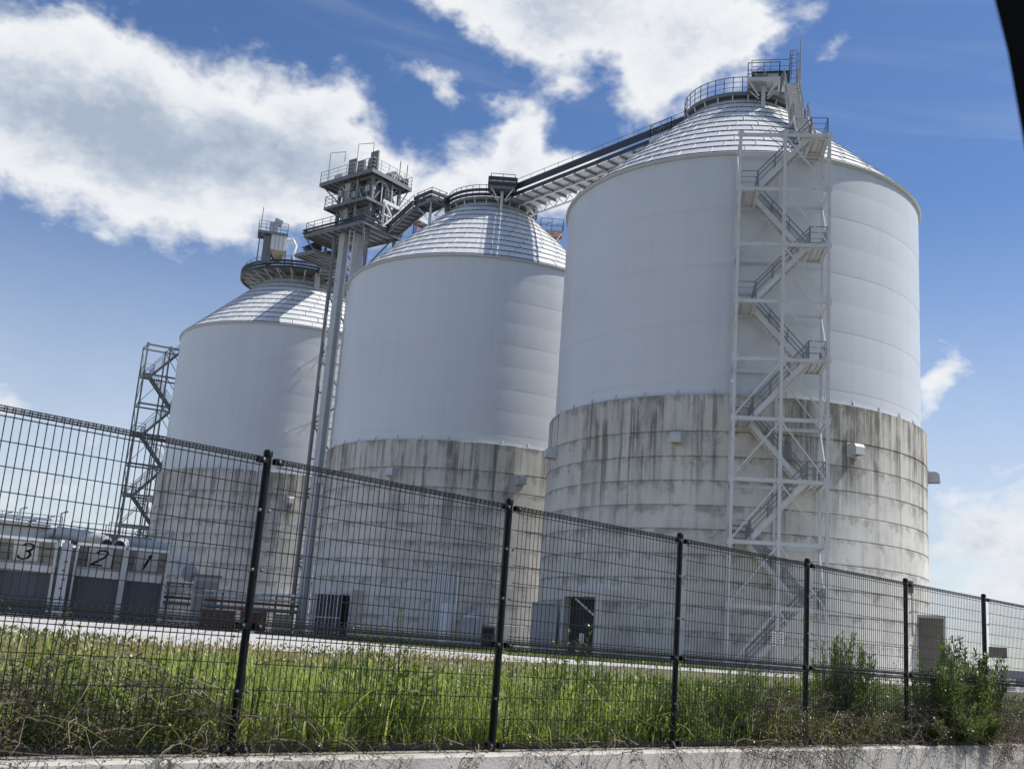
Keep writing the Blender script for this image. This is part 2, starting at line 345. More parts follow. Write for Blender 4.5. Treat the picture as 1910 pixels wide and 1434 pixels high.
# ------------------------------------------------------------------ ground
prof = [(-900, -.03), (-40, -.03), (-.12, -.03), (-.06, .46), (.4, .50), (1.5, .55), (3, .63), (5, .74), (7, .83), (9, .885), (12, .895), (40, .895), (200, .895), (1500, .89), (5000, .8)]
us = [-5000, -1500, -400, -150, -60, -30]+list(range(-20, 41, 2))+[60, 150, 400, 1500, 5000]
g = G(); vs = []
for u in us:
    for n, z in prof:
        vs.append(F0+FU*u+FN*n+Z*(z+(random.uniform(-.03, .03) if .3 < n < 8.5 and -22 < u < 42 else 0)))
k = len(prof); g.add(vs, [(i*k+j, (i+1)*k+j, (i+1)*k+j+1, i*k+j+1) for i in range(len(us)-1) for j in range(k-1)])
g.build('ground', 'ground', kind='structure')
g = G(); a = [fp(-200, -.16, -.02), fp(200, -.16, -.02), fp(200, -6.5, -.02), fp(-200, -6.5, -.02)]
g.quad(*[p+Z*.026 for p in a]); g.build('road', 'asphalt', kind='structure')
ZP = YARD+.004
pv = [(-60, 6), (-14, 12.2), (-4.9, 15.2), (4., 33.5), (14, 41), (34, 56), (90, 90), (200, 190), (200, 330), (-160, 330), (-160, 6)]
g = G(); g.add([(x, y, ZP) for x, y in pv], [tuple(range(len(pv)))]); g.build('yard_pavement', 'pavement', kind='structure')
vg = [(-9, 55), (-1, 47), (5, 44.5), (9.5, 48), (13, 54), (12, 62), (4, 66), (-2, 81), (-9, 85), (-12, 82)]
g = G(); g.add([(x, y, ZP+.004) for x, y in vg], [tuple(range(len(vg)))]); g.build('grass_verge', 'ground', kind='structure')

# ------------------------------------------------------------------ concrete kerb wall and mesh fence
wall = thing('retaining_wall', 'low pale concrete kerb wall carrying the black mesh fence', 'wall', fp(0, 0, 0))
SEG = 9.5
for i in range(-4, 5):
    a, b = -.22+i*SEG/2, -.22+(i+1)*SEG/2
    g = G(); p0, p1 = fp(a, 0, 0)+FU*.012, fp(b, 0, 0)-FU*.012
    sec = [(-.16, -.05), (-.145, .535), (-.13, .55), (.10, .55), (.10, -.05)]
    g.extr([p0+FN*n+Z*z for n, z in sec], p1-p0); g.build('wall_segment', 'wall_concrete', wall)
fence = thing('mesh_fence', 'black welded wire mesh fence on the low concrete wall', 'fence', fp(0, 0, .55))
NB0, NB1 = -3, 9
ZB, ZM, ZT = .565, EYE-.005, EYE+1.0
def mesh_panel(k0, z0, z1, nh):
    g = G(); L = 2.0-.10; a = fp(k0)+FU*.05; fr = -.035
    nv = 46; w = .0042
    def wire(p, q, r=w):
        g.beam(p, q, r*1.0)
    zf = .055
    for i in range(nv):
        u = a+FU*(L*(i+.5)/nv)
        pts = [u+FN*(fr+.035)+Z*(z0+.022), u+FN*(fr+.028)+Z*z0, u+FN*(fr-.004)+Z*(z0+.012), u+FN*fr+Z*(z0+zf), u+FN*fr+Z*(z1-zf), u+FN*(fr-.004)+Z*(z1-.012), u+FN*(fr+.03)+Z*z1, u+FN*(fr+.038)+Z*(z1-.024)]
        for p, q in zip(pts, pts[1:]): wire(p, q)
    hz = [(fr+.006, z0+zf), (fr+.0, z0+.02), (fr+.03, z0+.004), (fr+.034, z0+.024), (fr+.012, z0+.036), (fr+.036, z0+.012), (fr+.016, z0+.002), (fr+.006, z1-zf), (fr, z1-.02), (fr+.03, z1-.002), (fr+.038, z1-.024), (fr+.02, z1-.03), (fr+.036, z1-.012)]
    for n, z in hz: wire(a+FN*n+Z*z, a+FU*L+FN*n+Z*z, w*1.35)
    for j in range(1, nh):
        z = z0+zf+(z1-z0-2*zf)*j/nh; wire(a+FN*(fr+.006)+Z*z, a+FU*L+FN*(fr+.006)+Z*z, w*1.15)
    return g
up_me = mesh_panel(0, ZM+.012, ZT-.03, 7).mesh('upper_mesh_panel', None, fp(0, 0, .55)); up_me.materials.append(MAT['wire_black'])
lo_me = mesh_panel(0, ZB, ZM+.0, 4).mesh('lower_mesh_panel', None, fp(0, 0, .55)); lo_me.materials.append(MAT['wire_black'])
g = G(); o = fp(0, 0, 0)
g.path([o+Z*.5, o+Z*(ZT-.01)], .024, 12); post_me = g.mesh('post', 40, fp(0, 0, .55)); post_me.materials.append(MAT['fence_black'])
g = G(); g.lathe([(.0285, ZT-.025), (.0285, ZT), (.022, ZT+.012), (.001, ZT+.018)], 12, (o.x, o.y)); cap_me = g.mesh('post_cap', 40, fp(0, 0, .55)); cap_me.materials.append(MAT['fence_black'])
clamps, bolts = [], []
for z in (ZT-.055, ZM+.008, ZB+.03):
    for q in (-1, 1): clamps.append(FU*q*.055+FN*-.03+Z*(z-.55))
for z in (ZM+.32, ZM+.66, ZB+.33):
    for q in (-1, 1): bolts.append(FU*q*.032+FN*-.034+Z*(z-.55))
for z in (ZT-.055, ZM+.008, ZB+.03):
    for q in (-1, 1): bolts.append(FU*q*.055+FN*-.05+Z*(z-.55))
g = G(); g.obox((0, 0, 0), FU*.03, FN*.016, Z*.017); clamp_me = g.mesh('rail_clamp'); clamp_me.materials.append(MAT['fence_black'])
g = G(); g.path([FN*.004, FN*-.006, FN*-.008], [.010, .010, .006], 8); bolt_me = g.mesh('clip_bolt', 40); bolt_me.materials.append(MAT['bolt'])
for k in range(NB0, NB1):
    d = FU*(2*k)
    p = link('post', post_me, fence, loc=d)
    link('post_cap', cap_me, p)
    for q in clamps: link('rail_clamp', clamp_me, p, loc=q)
    for q in bolts: link('clip_bolt', bolt_me, p, loc=q)
    if k < NB1-1:
        link('upper_mesh_panel', up_me, fence, loc=d); link('lower_mesh_panel', lo_me, fence, loc=d)

# ------------------------------------------------------------------ silos
RC, RW, RT = 12.4, 12.03, 3.6
ZBD, ZEV, ZTP = 16.1, 31.25, 39.25
LIFTS = [YARD-.3, YARD+.45, YARD+1.85, YARD+3.25, YARD+4.65, YARD+6.05, YARD+7.45, YARD+8.8, YARD+10.2, YARD+11.6, YARD+13.05, ZBD]
def world_ang(azd): return 90-azd          # compass-like azimuth to maths angle
def silo(label, cx, cy, seed, hoods, strong):
    root = thing('storage_silo', label, 'silo', (cx, cy, YARD)); C = Vector((cx, cy, YARD))
    facing = math.degrees(math.atan2(-cy, -cx))
    cm = concrete_mat('silo_concrete', cx, cy, RC, LIFTS[1:], seed, ZBD, strong); sm = steel_mat('silo_steel', cx, cy, RW, seed)
    MAT['_c'], MAT['_s'] = cm, sm
    g = G(); g.lathe([(RC-.07, YARD-.2), (RC-.07, ZBD-.03), (RW-.3, ZBD-.03)], 96, (cx, cy)); g.build('concrete_core', '_c', root, 30)
    for i in range(len(LIFTS)-1):
        z0, z1 = LIFTS[i]-YARD, LIFTS[i+1]-YARD; top = i == len(LIFTS)-2
        r1 = RC+random.uniform(-.012, .012)
        g = G(); pr = [(RC-.08, z0+.012), (r1-.03, z0+.02), (r1, z0+.07), (r1, z1-.05), (r1-.045, z1-.012), (RC-.08, z1-.006)]
        if top: pr = [(RC-.08, z0+.012), (r1-.03, z0+.02), (r1, z0+.07), (r1, z1-.02), (r1-.03, z1), (RW-.1, z1+.02)]
        g.lathe(pr, 8, (0, 0), .04, 29.96); me = g.mesh('concrete_panel', 30); me.materials.append(cm)
        for q in range(12): link('concrete_panel', me, root, rz=R_(q*30+((i*11) % 30)))
    # steel shell courses
    g = G(); g.lathe([(RW-.012, ZBD), (RW-.012, ZEV)], 96, (cx, cy)); g.build('shell_core', '_s', root, 30)
    hh = (ZEV-ZBD)/8.5; zs = [ZBD]+[ZBD+hh*(.5+i) for i in range(9)]
    for i in range(9):
        z0, z1 = zs[i]-YARD+.002, zs[i+1]-YARD-.002; nz = 7; na = 8; vs, nr = [], []
        for a in range(na+1):
            an = R_(.006+29.988*a/na)
            for b in range(nz+1):
                t = b/nz; amp = .010*(z1-z0)/1.8; r = RW+amp*(1-(2*t-1)**2)+(.006 if i % 2 else 0)
                sl = -amp*4*(2*t-1)/(z1-z0)*(-1)
                vs.append((r*math.cos(an), r*math.sin(an), z0+(z1-z0)*t)); nr.append(Vector((math.cos(an), math.sin(an), sl)).normalized())
        fs = [(a*(nz+1)+b, (a+1)*(nz+1)+b, (a+1)*(nz+1)+b+1, a*(nz+1)+b+1) for a in range(na) for b in range(nz)]
        me = bpy.data.meshes.new('steel_plate'); me.from_pydata(vs, [], fs); me.polygons.foreach_set('use_smooth', [True]*len(fs)); me.update()
        me.normals_split_custom_set_from_vertices(nr); me.materials.append(sm)
        for q in range(12): link('steel_plate', me, root, rz=R_(q*30+(15 if i % 2 else 0)+4))
    g = G(); g.lathe([(RW-.02, ZBD+.10), (RW+.16, ZBD+.10), (RW+.16, ZBD+.03), (RW-.02, ZBD+.03)], 96, (cx, cy)); g.build('base_flange', '_s', root, 30)
    g = G(); g.extr([(RW-.01, -.02, ZBD-YARD+.1), (RW+.15, -.02, ZBD-YARD+.1), (RW+.03, -.02, ZBD-YARD+.42), (RW-.01, -.02, ZBD-YARD+.42)], (0, .04, 0)); me = g.mesh('anchor_gusset'); me.materials.append(sm)
    for q in range(36): link('anchor_gusset', me, root, rz=R_(q*10+3))
    # roof: dark underlay, shingled panels, eave angle
    g = G(); g.lathe([(RW+.02, ZEV-.04), (RT, ZTP-.12)], 72, (cx, cy)); g.build('roof_underlay', 'dark_gap', root, 30)
    g = G(); g.lathe([(RW-.02, ZEV-.22), (RW+.16, ZEV-.16), (RW+.2, ZEV-.02), (RW+.16, ZEV+.03), (RW, ZEV+.03)], 96, (cx, cy)); g.build('eave_ring', 'eave', root, 30)
    rows, per = 11, 36; stuff = G(); nrm = Vector((ZTP-ZEV, 0, RW-RT)).normalized(); sl_ = Vector((RW-RT, 0, ZTP-ZEV)).normalized()
    for i in range(rows):
        t0, t1 = (i+.01)/rows, (i+1-.02)/rows
        q0 = Vector((RW+.08+(RT-RW-.08)*t0, 0, ZEV+(ZTP-ZEV)*t0-YARD)); q1 = Vector((RW+.08+(RT-RW-.08)*t1, 0, ZEV+(ZTP-ZEV)*t1-YARD))
        gapd = math.degrees(.012/q0.x)
        pr = [q0-nrm*.02, q0+nrm*.07, q1+nrm*.05, q1-nrm*.02]
        g = G(); n = 4; vs = []
        for a in range(n+1):
            an = R_(gapd+(360/per-2*gapd)*a/n)
            vs += [(p.x*math.cos(an), p.x*math.sin(an), p.z) for p in pr]
        fs = [(a*4+b, (a+1)*4+b, (a+1)*4+b+1, a*4+b+1) for a in range(n) for b in range(3)]+[(0, 1, 2, 3), (n*4+3, n*4+2, n*4+1, n*4)]
        o_ = len(vs); rb = math.degrees(.04/q0.x)
        for an in (R_(gapd), R_(gapd+rb)):
            vs += [(p.x*math.cos(an), p.x*math.sin(an), p.z) for p in (q0+nrm*.02, q0+nrm*.105, q1+nrm*.085, q1+nrm*.02)]
        fs += [(o_, o_+1, o_+2, o_+3), (o_+7, o_+6, o_+5, o_+4), (o_+1, o_+5, o_+6, o_+2), (o_, o_+4, o_+5, o_+1)]
        bt = G(); bt.lathe([(q0.x+nrm.x*w_, q0.z+YARD+nrm.z*w_) for w_ in (-.03,)]+[(q0.x+nrm.x*.10, q0.z+YARD+nrm.z*.10), (q0.x-sl_.x*.085+nrm.x*.10, q0.z+YARD+sl_.z*.085+nrm.z*.10), (q0.x-sl_.x*.085-nrm.x*.03, q0.z+YARD+sl_.z*.085-nrm.z*.03)], 96, (cx, cy)); bt.build('roof_joint_shade', 'joint_shade_dark', root, 30)  # dark ring paints in the joint and step shadow below each row
        g.add(vs, fs); me = g.mesh('roof_panel', 25); me.materials.append(MAT['roof_panel'])
        for q in range(per):
            rz = q*10+i*3.3; dlt = (rz+5-facing+180) % 360-180
            if abs(dlt) < 118: link('roof_panel', me, root, rz=R_(rz+random.uniform(-.12, .12)))
            else:
                ca, sa = math.cos(R_(rz)), math.sin(R_(rz)); stuff.add([(cx+x*ca-y*sa, cy+x*sa+y*ca, z+YARD) for x, y, z in vs], fs)
    stuff.build('far_roof_panels', 'roof_panel', root, 25, kind='stuff')
    # top drum
    g = G(); g.lathe([(RT+.05, ZTP-.35), (RT+.05, ZTP+.3), (RT-.1, ZTP+.3), (0.01, ZTP+.3)], 64, (cx, cy)); g.build('roof_drum', 'grey_steel', root, 30)
    # vent hoods
    g = G(); zc = 13.45-YARD+.05; w2 = .31
    pr = [(-.05, .34), (.42, .34), (.6, .28), (.7, .12), (.72, -.34), (.66, -.34), (.64, .1), (.4, .26), (-.05, .26)]
    g.extr([(RC+a, -w2, zc+b) for a, b in pr], (0, 2*w2, 0))
    for s in (-w2, w2-.03): g.extr([(RC-.05, s, zc+.335), (RC+.42, s, zc+.335), (RC+.595, s, zc+.275), (RC+.695, s, zc+.12), (RC+.71, s, zc-.34), (RC-.05, s, zc-.34)][::-1], (0, .03, 0))
    g.obox((RC+.02, 0, zc), (.03, 0, 0), (0, w2+.08, 0), (0, 0, .42)); g.obox((RC+.74, 0, zc-.31), (.02, 0, 0), (0, w2+.03, 0), (0, 0, .03))
    me = g.mesh('vent_hood'); me.materials.append(MAT['hood'])
    for th in hoods: link('vent_hood', me, root, rz=R_(facing+th))
    return root
S3 = silo('large white and concrete silo with a zigzag stair tower before its wall', 15.15, 73.46, 1, [-64, -14, 33, 80.5, 128, 176], .95)
S2 = silo('white and concrete silo whose roof joins the elevator walkway to the conveyor gallery', -3.11, 95.25, 2, [-74, -28, 18, 64, 110, 156], .9)
S1 = silo('silo carrying a dust collector on its round roof platform, beside the loading bays', -24.8, 119.9, 3, [-85, -39, 7, 53, 99, 145], .8)
C3, C2, C1 = Vector((15.15, 73.46, 0)), Vector((-3.11, 95.25, 0)), Vector((-24.8, 119.9, 0))
def ring_pts(C, r, z, a0, a1, n): return [C+Vector((r*math.sin(R_(a0+(a1-a0)*i/n)), r*math.cos(R_(a0+(a1-a0)*i/n)), z)) for i in range(n+1)]
def front_of(C): return math.degrees(math.atan2(-C.x, -C.y))     # azimuth from silo towards the road

def deck(g, c, ex, ey, hx, hy, z, th=.12, joists=0):
    """grating deck of half size hx, hy about c with edge beams and joists underneath"""
    c = Vector((c.x, c.y, z)); g.obox(c-Z*.03, ex*hx, ey*hy, Z*.03)
    for s in (-1, 1):
        g.beam(c+ey*s*(hy-.05)-ex*hx-Z*(th+.06), c+ey*s*(hy-.05)+ex*hx-Z*(th+.06), .1, th*2)
        g.beam(c+ex*s*(hx-.05)-ey*(hy-.1)-Z*(th+.06), c+ex*s*(hx-.05)+ey*(hy-.1)-Z*(th+.06), .1, th*2)
    for i in range(joists):
        t = -1+2*(i+1)/(joists+1); g.beam(c+ex*hx*t-ey*(hy-.1)-Z*(th+.02), c+ex*hx*t+ey*(hy-.1)-Z*(th+.02), .07, th)
def corners(c, ex, ey, hx, hy, z):
    c = Vector((c.x, c.y, z)); return [c-ex*hx-ey*hy, c+ex*hx-ey*hy, c+ex*hx+ey*hy, c-ex*hx+ey*hy]

# roof-top ring walkways on silos 2 and 3
zr = ZTP+.3
for C, S in ((C3, S3), (C2, S2)):
    f = front_of(C)
    dark = S is S2
    g = G(); g.lathe([(RT-.3, zr-.02), (RT+.5, zr-.2), (RT+.5, zr+.06), (RT-.3, zr+.06)], 64, (C.x, C.y))
    w = g.build('ring_walkway', 'grey_steel', S, 30)
    g = G()
    for i in range(24):
        a = R_(i*15+5); d = Vector((math.sin(a), math.cos(a), 0)); g.beam(C+d*(RT+.3)+Z*(zr-.6), C+d*(RT+.47)+Z*(zr-.1), .08)
    g.build('bracket', 'galvanised', w)
    if dark:
        for zz in (zr+.12, zr+.55):
            g = G(); g.lathe([(RT+.5, zz), (RT+.7, zz), (RT+.7, zz+.2), (RT+.5, zz+.2), (RT+.5, zz)], 64, (C.x, C.y)); g.build('cable_tray', 'dark_cladding', w, 30)
    g = G(); pts = ring_pts(C, RT+.45, zr+.04, f-100, f+260, 40)
    g.rail(pts[:-1], 1.15, 1.0, .022, 2, True); g.build('railing', 'rail', S)

# silo 3 head house, small platforms, rod and roof stair
def local(C, azd): d = Vector((math.sin(R_(azd)), math.cos(R_(azd)), 0)); return d, Vector((d.y, -d.x, 0))
ex3 = Vector((math.cos(R_(12)), -math.sin(R_(12)), 0)); ey3 = Vector((math.sin(R_(12)), math.cos(R_(12)), 0))   # right and away, seen from the road
hc = C3+ex3*2.0-ey3*2.3
hut = thing('head_house', 'small grey head house with pitched roof on top of the silo with the stair tower', 'hut', (hc.x, hc.y, zr))
g = G(); b = corners(hc, ex3, ey3, 1.15, 1.3, zr); r0, r1 = (b[0]+b[3])/2+Z*2.15, (b[1]+b[2])/2+Z*2.15
g.obox(hc+Z*(zr+.85), ex3*1.15, ey3*1.3, Z*.85); g.build('wall', 'grey_steel', hut)
g = G()
for s in (-1, 1):
    e0, e1 = hc+ey3*s*1.5+Z*(zr+1.66)-ex3*1.3, hc+ey3*s*1.5+Z*(zr+1.66)+ex3*1.3
    t0, t1 = hc+Z*(zr+2.3)-ex3*1.3, hc+Z*(zr+2.3)+ex3*1.3
    g.extr([e0, e1, t1, t0], (0, 0, .07))
for s in (-1, 1): g.extr([hc+ex3*s*1.14-ey3*1.3+Z*(zr+1.69), hc+ex3*s*1.14+ey3*1.3+Z*(zr+1.69), hc+ex3*s*1.14+Z*(zr+2.28)], ex3*.02)
g.build('roof', 'dark_cladding', hut)
g = G(); g.obox(hc-ey3*1.32+ex3*.2+Z*(zr+.8), ex3*.4, ey3*.03, Z*.8); d_ = g.build('door', 'casing', hut)
g = G(); g.rail([hc-ex3*1.3-ey3*.6+Z*(zr+2.1), hc+ex3*1.3-ey3*.6+Z*(zr+2.1), hc+ex3*1.3+ey3*.6+Z*(zr+2.1)], 1., 1.1, .02, 1); g.build('railing', 'rail', hut)
g = G()                                                            # caged ladder on its right side
lx = hc+ex3*1.3-ey3*.9
for s in (-.22, .22): g.beam(lx+ey3*s+Z*(zr-.2), lx+ey3*s+Z*(zr+3.4), .05)
for i in range(11): g.beam(lx-ey3*.22+Z*(zr+.1+i*.3), lx+ey3*.22+Z*(zr+.1+i*.3), .03)
for i in range(4):
    zz = zr+1.6+i*.6; arc = [lx+ey3*math.cos(t)*.36+ex3*math.sin(t)*.62+Z*zz for t in np.linspace(0, math.pi, 8)]
    for p, q in zip(arc, arc[1:]): g.beam(p, q, .035)
for t in np.linspace(.2, math.pi-.2, 5): g.beam(lx+ey3*math.cos(t)*.36+ex3*math.sin(t)*.62+Z*(zr+1.6), lx+ey3*math.cos(t)*.36+ex3*math.sin(t)*.62+Z*(zr+3.4), .03)
g.build('caged_ladder', 'rail', hut)
def service_platform(label, c, ex, ey, hx, hy, z, foot, mdeck='galvanised', trays=False):
    t = thing('service_platform', label, 'platform', (c.x, c.y, z-1.2))
    g = G(); deck(g, c, ex, ey, hx, hy, z, .1, 4); d = g.build('deck', mdeck, t)
    g = G(); g.rail(corners(c, ex, ey, hx-.05, hy-.05, z), 1.1, 1.1, .024, 1, True); g.build('railing', 'rail', t)
    for s in (-1, 1):
        for s2 in (-1, 1):
            p = Vector((c.x, c.y, z-.2))+ex*s*(hx-.15)+ey*s2*(hy-.15); g = G(); g.beam(p, p-Z*.2-Z*.7-(ex*s*(hx-.15)+ey*s2*(hy-.15))*.7, .09); g.build('knee_brace', 'galvanised', t)
    g = G(); g.beam(Vector((c.x, c.y, z-.25)), Vector((c.x, c.y, foot.z)), .24); g.build('support_leg', 'galvanised', t)
    g = G(); q = Vector((c.x, c.y, z)); arc = [q+ex*(-.2+.32*math.cos(a))-ey*(hy-.3)+Z*(.45+.38*math.sin(a)) for a in np.linspace(-.4, math.pi+.4, 10)]
    g.path(arc, .035, 6); g.build('hoist_loop', 'grey_steel', t)
    if trays:
        for zz in (.15, .6):
            g = G()
            for s in (-1, 1): g.beam(q+ey*s*(hy+.1)-ex*(hx+.1)+Z*zz, q+ey*s*(hy+.1)+ex*(hx+.1)+Z*zz, .14, .3); g.beam(q+ex*s*(hx+.1)-ey*(hy+.1)+Z*zz, q+ex*s*(hx+.1)+ey*(hy+.1)+Z*zz, .14, .3)
            g.build('cable_tray', 'dark_cladding', t)
    return t
def roof_z(C, p): d = math.hypot(p.x-C.x, p.y-C.y); return ZEV+(ZTP-ZEV)*(RW-d)/(RW-RT)
c = C3+ex3*1.5-ey3*4.7; service_platform('railed steel platform on a post before the head house', c, ex3, ey3, 1.1, .8, zr+.35, Vector((c.x, c.y, roof_z(C3, c))))
gd = (C3-C2).normalized(); gn = Vector((gd.y, -gd.x, 0))            # gallery direction; gn points away from the road... checked below
if gn.y < 0: gn = -gn
c = C3-gd*6.1-gn*1.0; service_platform('railed steel platform where the conveyor gallery meets the last silo roof', c, gd, gn, 1.1, .9, zr+.1, Vector((c.x, c.y, roof_z(C3, c))))
g = G(); p = C3+ex3*4.15-ey3*.5; g.path([p+Z*(zr-1.2), p+Z*(zr+2), p+Z*(zr+6.0)], [.07, .055, .035], 6); g.build('lightning_rod', 'rail', None, label='thin lightning rod beside the roof stair of the silo', cat='rod')

# ------------------------------------------------------------------ stairs
def stair_flight(parent, p, q, w, side, mt='galvanised'):
    """straight flight from p (low) to q (high), w wide towards 'side'; stringers, treads and handrails"""
    p, q, side = Vector(p), Vector(q), Vector(side); run = Vector((q.x-p.x, q.y-p.y, 0)); ru = run.normalized()
    g = G()
    for s in (0, w): g.beam(p+side*s, q+side*s, .06, .28)
    fl = g.build('flight', mt, parent)
    n = max(6, round((q.z-p.z)/.21)); g = G()
    for i in range(1, n):
        c = p.lerp(q, i/n)+side*w/2; g.obox(c+Z*.02, ru*.13, side*(w/2-.03), Z*.018)
    g.build('treads', 'grey_steel' if mt == 'grey_steel' else 'eave', fl)
    g = G()
    for s in (0, w):
        a, b = p+side*s, q+side*s; m = max(3, round(run.length/1.0))
        for i in range(m+1): c = a.lerp(b, i/m); g.beam(c, c+Z*1.05, .045)
        for h, r in ((1.05, .055), (.72, .03), (.42, .03)): g.beam(a+Z*h, b+Z*h, r)
    g.build('handrail', 'rail', fl); return fl
def stair_tower(label, org, e1, e2, Wd, Dp, zb, h, nlev, mt):
    t = thing('stair_tower', label, 'stair tower', (org.x, org.y, zb), None)
    O = Vector((org.x, org.y, 0)); xm = Wd*.505; ztop = zb+h*nlev
    P = lambda x, y, z: O+e1*x+e2*y+Z*z
    for x in (0, xm, Wd):
        for y in (0, Dp):
            w_ = .17 if y == 0 else .15; g = G(); g.beam(P(x, y, zb), P(x, y, ztop+.12), w_, w_, e1); g.build('post', mt, t)
    lw = 1.0
    for i in range(1, nlev+1):
        z = zb+h*i-.1
        for a, b, nm in (((0, 0), (Wd, 0), .16), ((0, Dp), (Wd, Dp), .14), ((0, 0), (0, Dp), .14), ((Wd, 0), (Wd, Dp), .14), ((xm, 0), (xm, Dp), .1)):
            if a == (xm, 0) and i < nlev: continue
            pa, pb = P(*a, z), P(*b, z); d = (pb-pa).normalized(); g = G(); g.beam(pa+d*.08, pb-d*.08, nm*.7, nm*1.25); g.build('beam', mt, t)
        zl = zb+h*(i-1)+.06
        g = G(); g.beam(P(xm+.05, -.02, z-.12), P(Wd-.05, -.02, zl), .075); g.build('brace', mt, t)
        if i <= 5: g = G(); g.beam(P(xm-.05, -.02, z-.12), P(.05, -.02, zl), .085); g.build('brace', mt, t)
        g = G(); g.beam(P(xm-.05, Dp, z-.12), P(.05, Dp, zl), .07); g.build('brace', mt, t)
        if i % 2: g = G(); g.beam(P(xm+.05, Dp, z-.12), P(Wd-.05, Dp, zl), .07); g.build('brace', mt, t)
        for x in (0, Wd):
            ya, yb = (.06, Dp-.06) if (i+(x > 0)) % 2 else (Dp-.06, .06)
            g = G(); g.beam(P(x, ya, zl), P(x, yb, z-.12), .06); g.build('brace', mt, t)
        for x in (0, xm, Wd): g = G(); g.obox(P(x, -.095, z), e1*.16, e2*.012, Z*.17); g.build('gusset', mt, t)
    # landings alternate; even from the top = right
    for i in range(1, nlev+1):
        right = (nlev-i) % 2 == 0; z = zb+h*i; x0, x1 = (Wd-lw-.05, Wd-.08) if right else (.08, lw+.05)
        g = G(); c = P((x0+x1)/2, Dp/2, 0); deck(g, c, e1, e2, (x1-x0)/2, Dp/2-.1, z, .08, 2); l = g.build('landing', mt, t)
        g = G(); xo, xi = (x1, x0) if right else (x0, x1)
        g.rail([P(xi, .12, z), P(xo, .12, z), P(xo, Dp-.12, z), P(xi, Dp-.12, z)], 1.05, .75, .022, 2); g.build('railing', 'rail', l)
    # flights: rising to the right run in front, rising to the left run behind
    for i in range(0, nlev):
        up_right = (nlev-i) % 2 == 1; z0, z1 = zb+h*i, zb+h*(i+1)
        xl, xr = lw+.0, Wd-lw-.0
        if up_right: stair_flight(t, P(xl, .18, z0), P(xr, .18, z1), .85, e2, mt)
        else: stair_flight(t, P(xr, Dp-.18-.85, z0), P(xl, Dp-.18-.85, z1), .85, e2, mt)
    return t
FLp = pol(11.70, 59.9); FRp = pol(16.42, 60.4); e1 = (FRp-FLp).normalized(); e2 = Vector((-e1.y, e1.x, 0)); Wd = (FRp-FLp).length
mt_ = 'galvanised'
ST3 = stair_tower('tall zigzag steel stair tower standing before the large silo wall', FLp, e1, e2, Wd, 2.7, YARD, 3.345, 9, mt_)
# signs on the foot of the stair tower
for nm, x, cols in (('white', .47, ('plate_white', 'ink')), ('red', .545, ('plate_white', 'red_ink'))):
    p = FLp+e1*(Wd*x)-e2*.14+Z*(EYE+1.35); s = thing('notice_plate', 'narrow white notice plate %s on the stair tower middle post' % ('with grey lettering' if nm == 'white' else 'with red lettering'), 'notice', p-Z*.35)
    g = G(); g.obox(p, e1*.13, e2*.012, Z*.36); g.build('plate', cols[0], s)
    g = G()
    for i in range(5): g.obox(p-e2*.016+Z*(.24-.12*i), e1*(.085-.012*(i % 2)), e2*.003, Z*.022)
    g.build('lettering', cols[1], s)
# roof stair of silo 3
rs = thing('roof_stair', 'steel stair with handrails climbing the silo roof to the head house', 'stair', FRp-e1*.8+e2*2.7+Z*(YARD+3.345*9-.3))
a = FRp-e1*1.0+e2*2.2; top = hc+ex3*.75-ey3*2.1
za = YARD+3.345*9; w_ = e1*.9
sd_ = (Vector((top.x, top.y, 0))-Vector((a.x, a.y, 0))); L_ = sd_.length; sdu = sd_.normalized(); sw = Vector((sdu.y, -sdu.x, 0))
zs_ = [(0, za), (1.0, za), (L_*.5, za+(zr-za)*.5), (L_*.5+1., za+(zr-za)*.5), (L_-.8, zr), (L_, zr)]
for (u0, z0), (u1, z1) in zip(zs_, zs_[1:]):
    p, q = a+sdu*u0+Z*z0, a+sdu*u1+Z*z1
    if z1 > z0+.1: stair_flight(rs, p, q, .9, sw)
    else:
        g = G(); c = (p+q)/2+sw*.45; deck(g, c, sdu, sw, (u1-u0)/2, .5, z0+.02, .08, 1); l = g.build('landing', 'galvanised', rs)
        g = G(); g.rail([p, q], 1.1, .8, .022, 2); g.rail([p+sw*.95, q+sw*.95], 1.1, .8, .022, 2); g.build('railing', 'rail', l)
for u in (.3, .55, .75):
    p = a+sdu*(L_*u)+sw*.45; g = G(); zz = za+(zr-za)*u; g.beam(Vector((p.x, p.y, roof_z(C3, p)-.05)), Vector((p.x, p.y, zz-.1)), .1); g.build('support_leg', 'galvanised', rs)
# silo 1 tower at its far side
d1 = pol(-18.85, 126.); e1b = Vector((math.cos(R_(-24)), -math.sin(R_(-24)), 0)); e1b = pol(62, 1.); e2b = Vector((-e1b.y, e1b.x, 0))
stair_tower('open lattice stair tower against the sky beside the silo with the dust collector', d1, e1b, e2b, 4.9, 2.7, YARD, 3.345, 9, 'grey_steel')

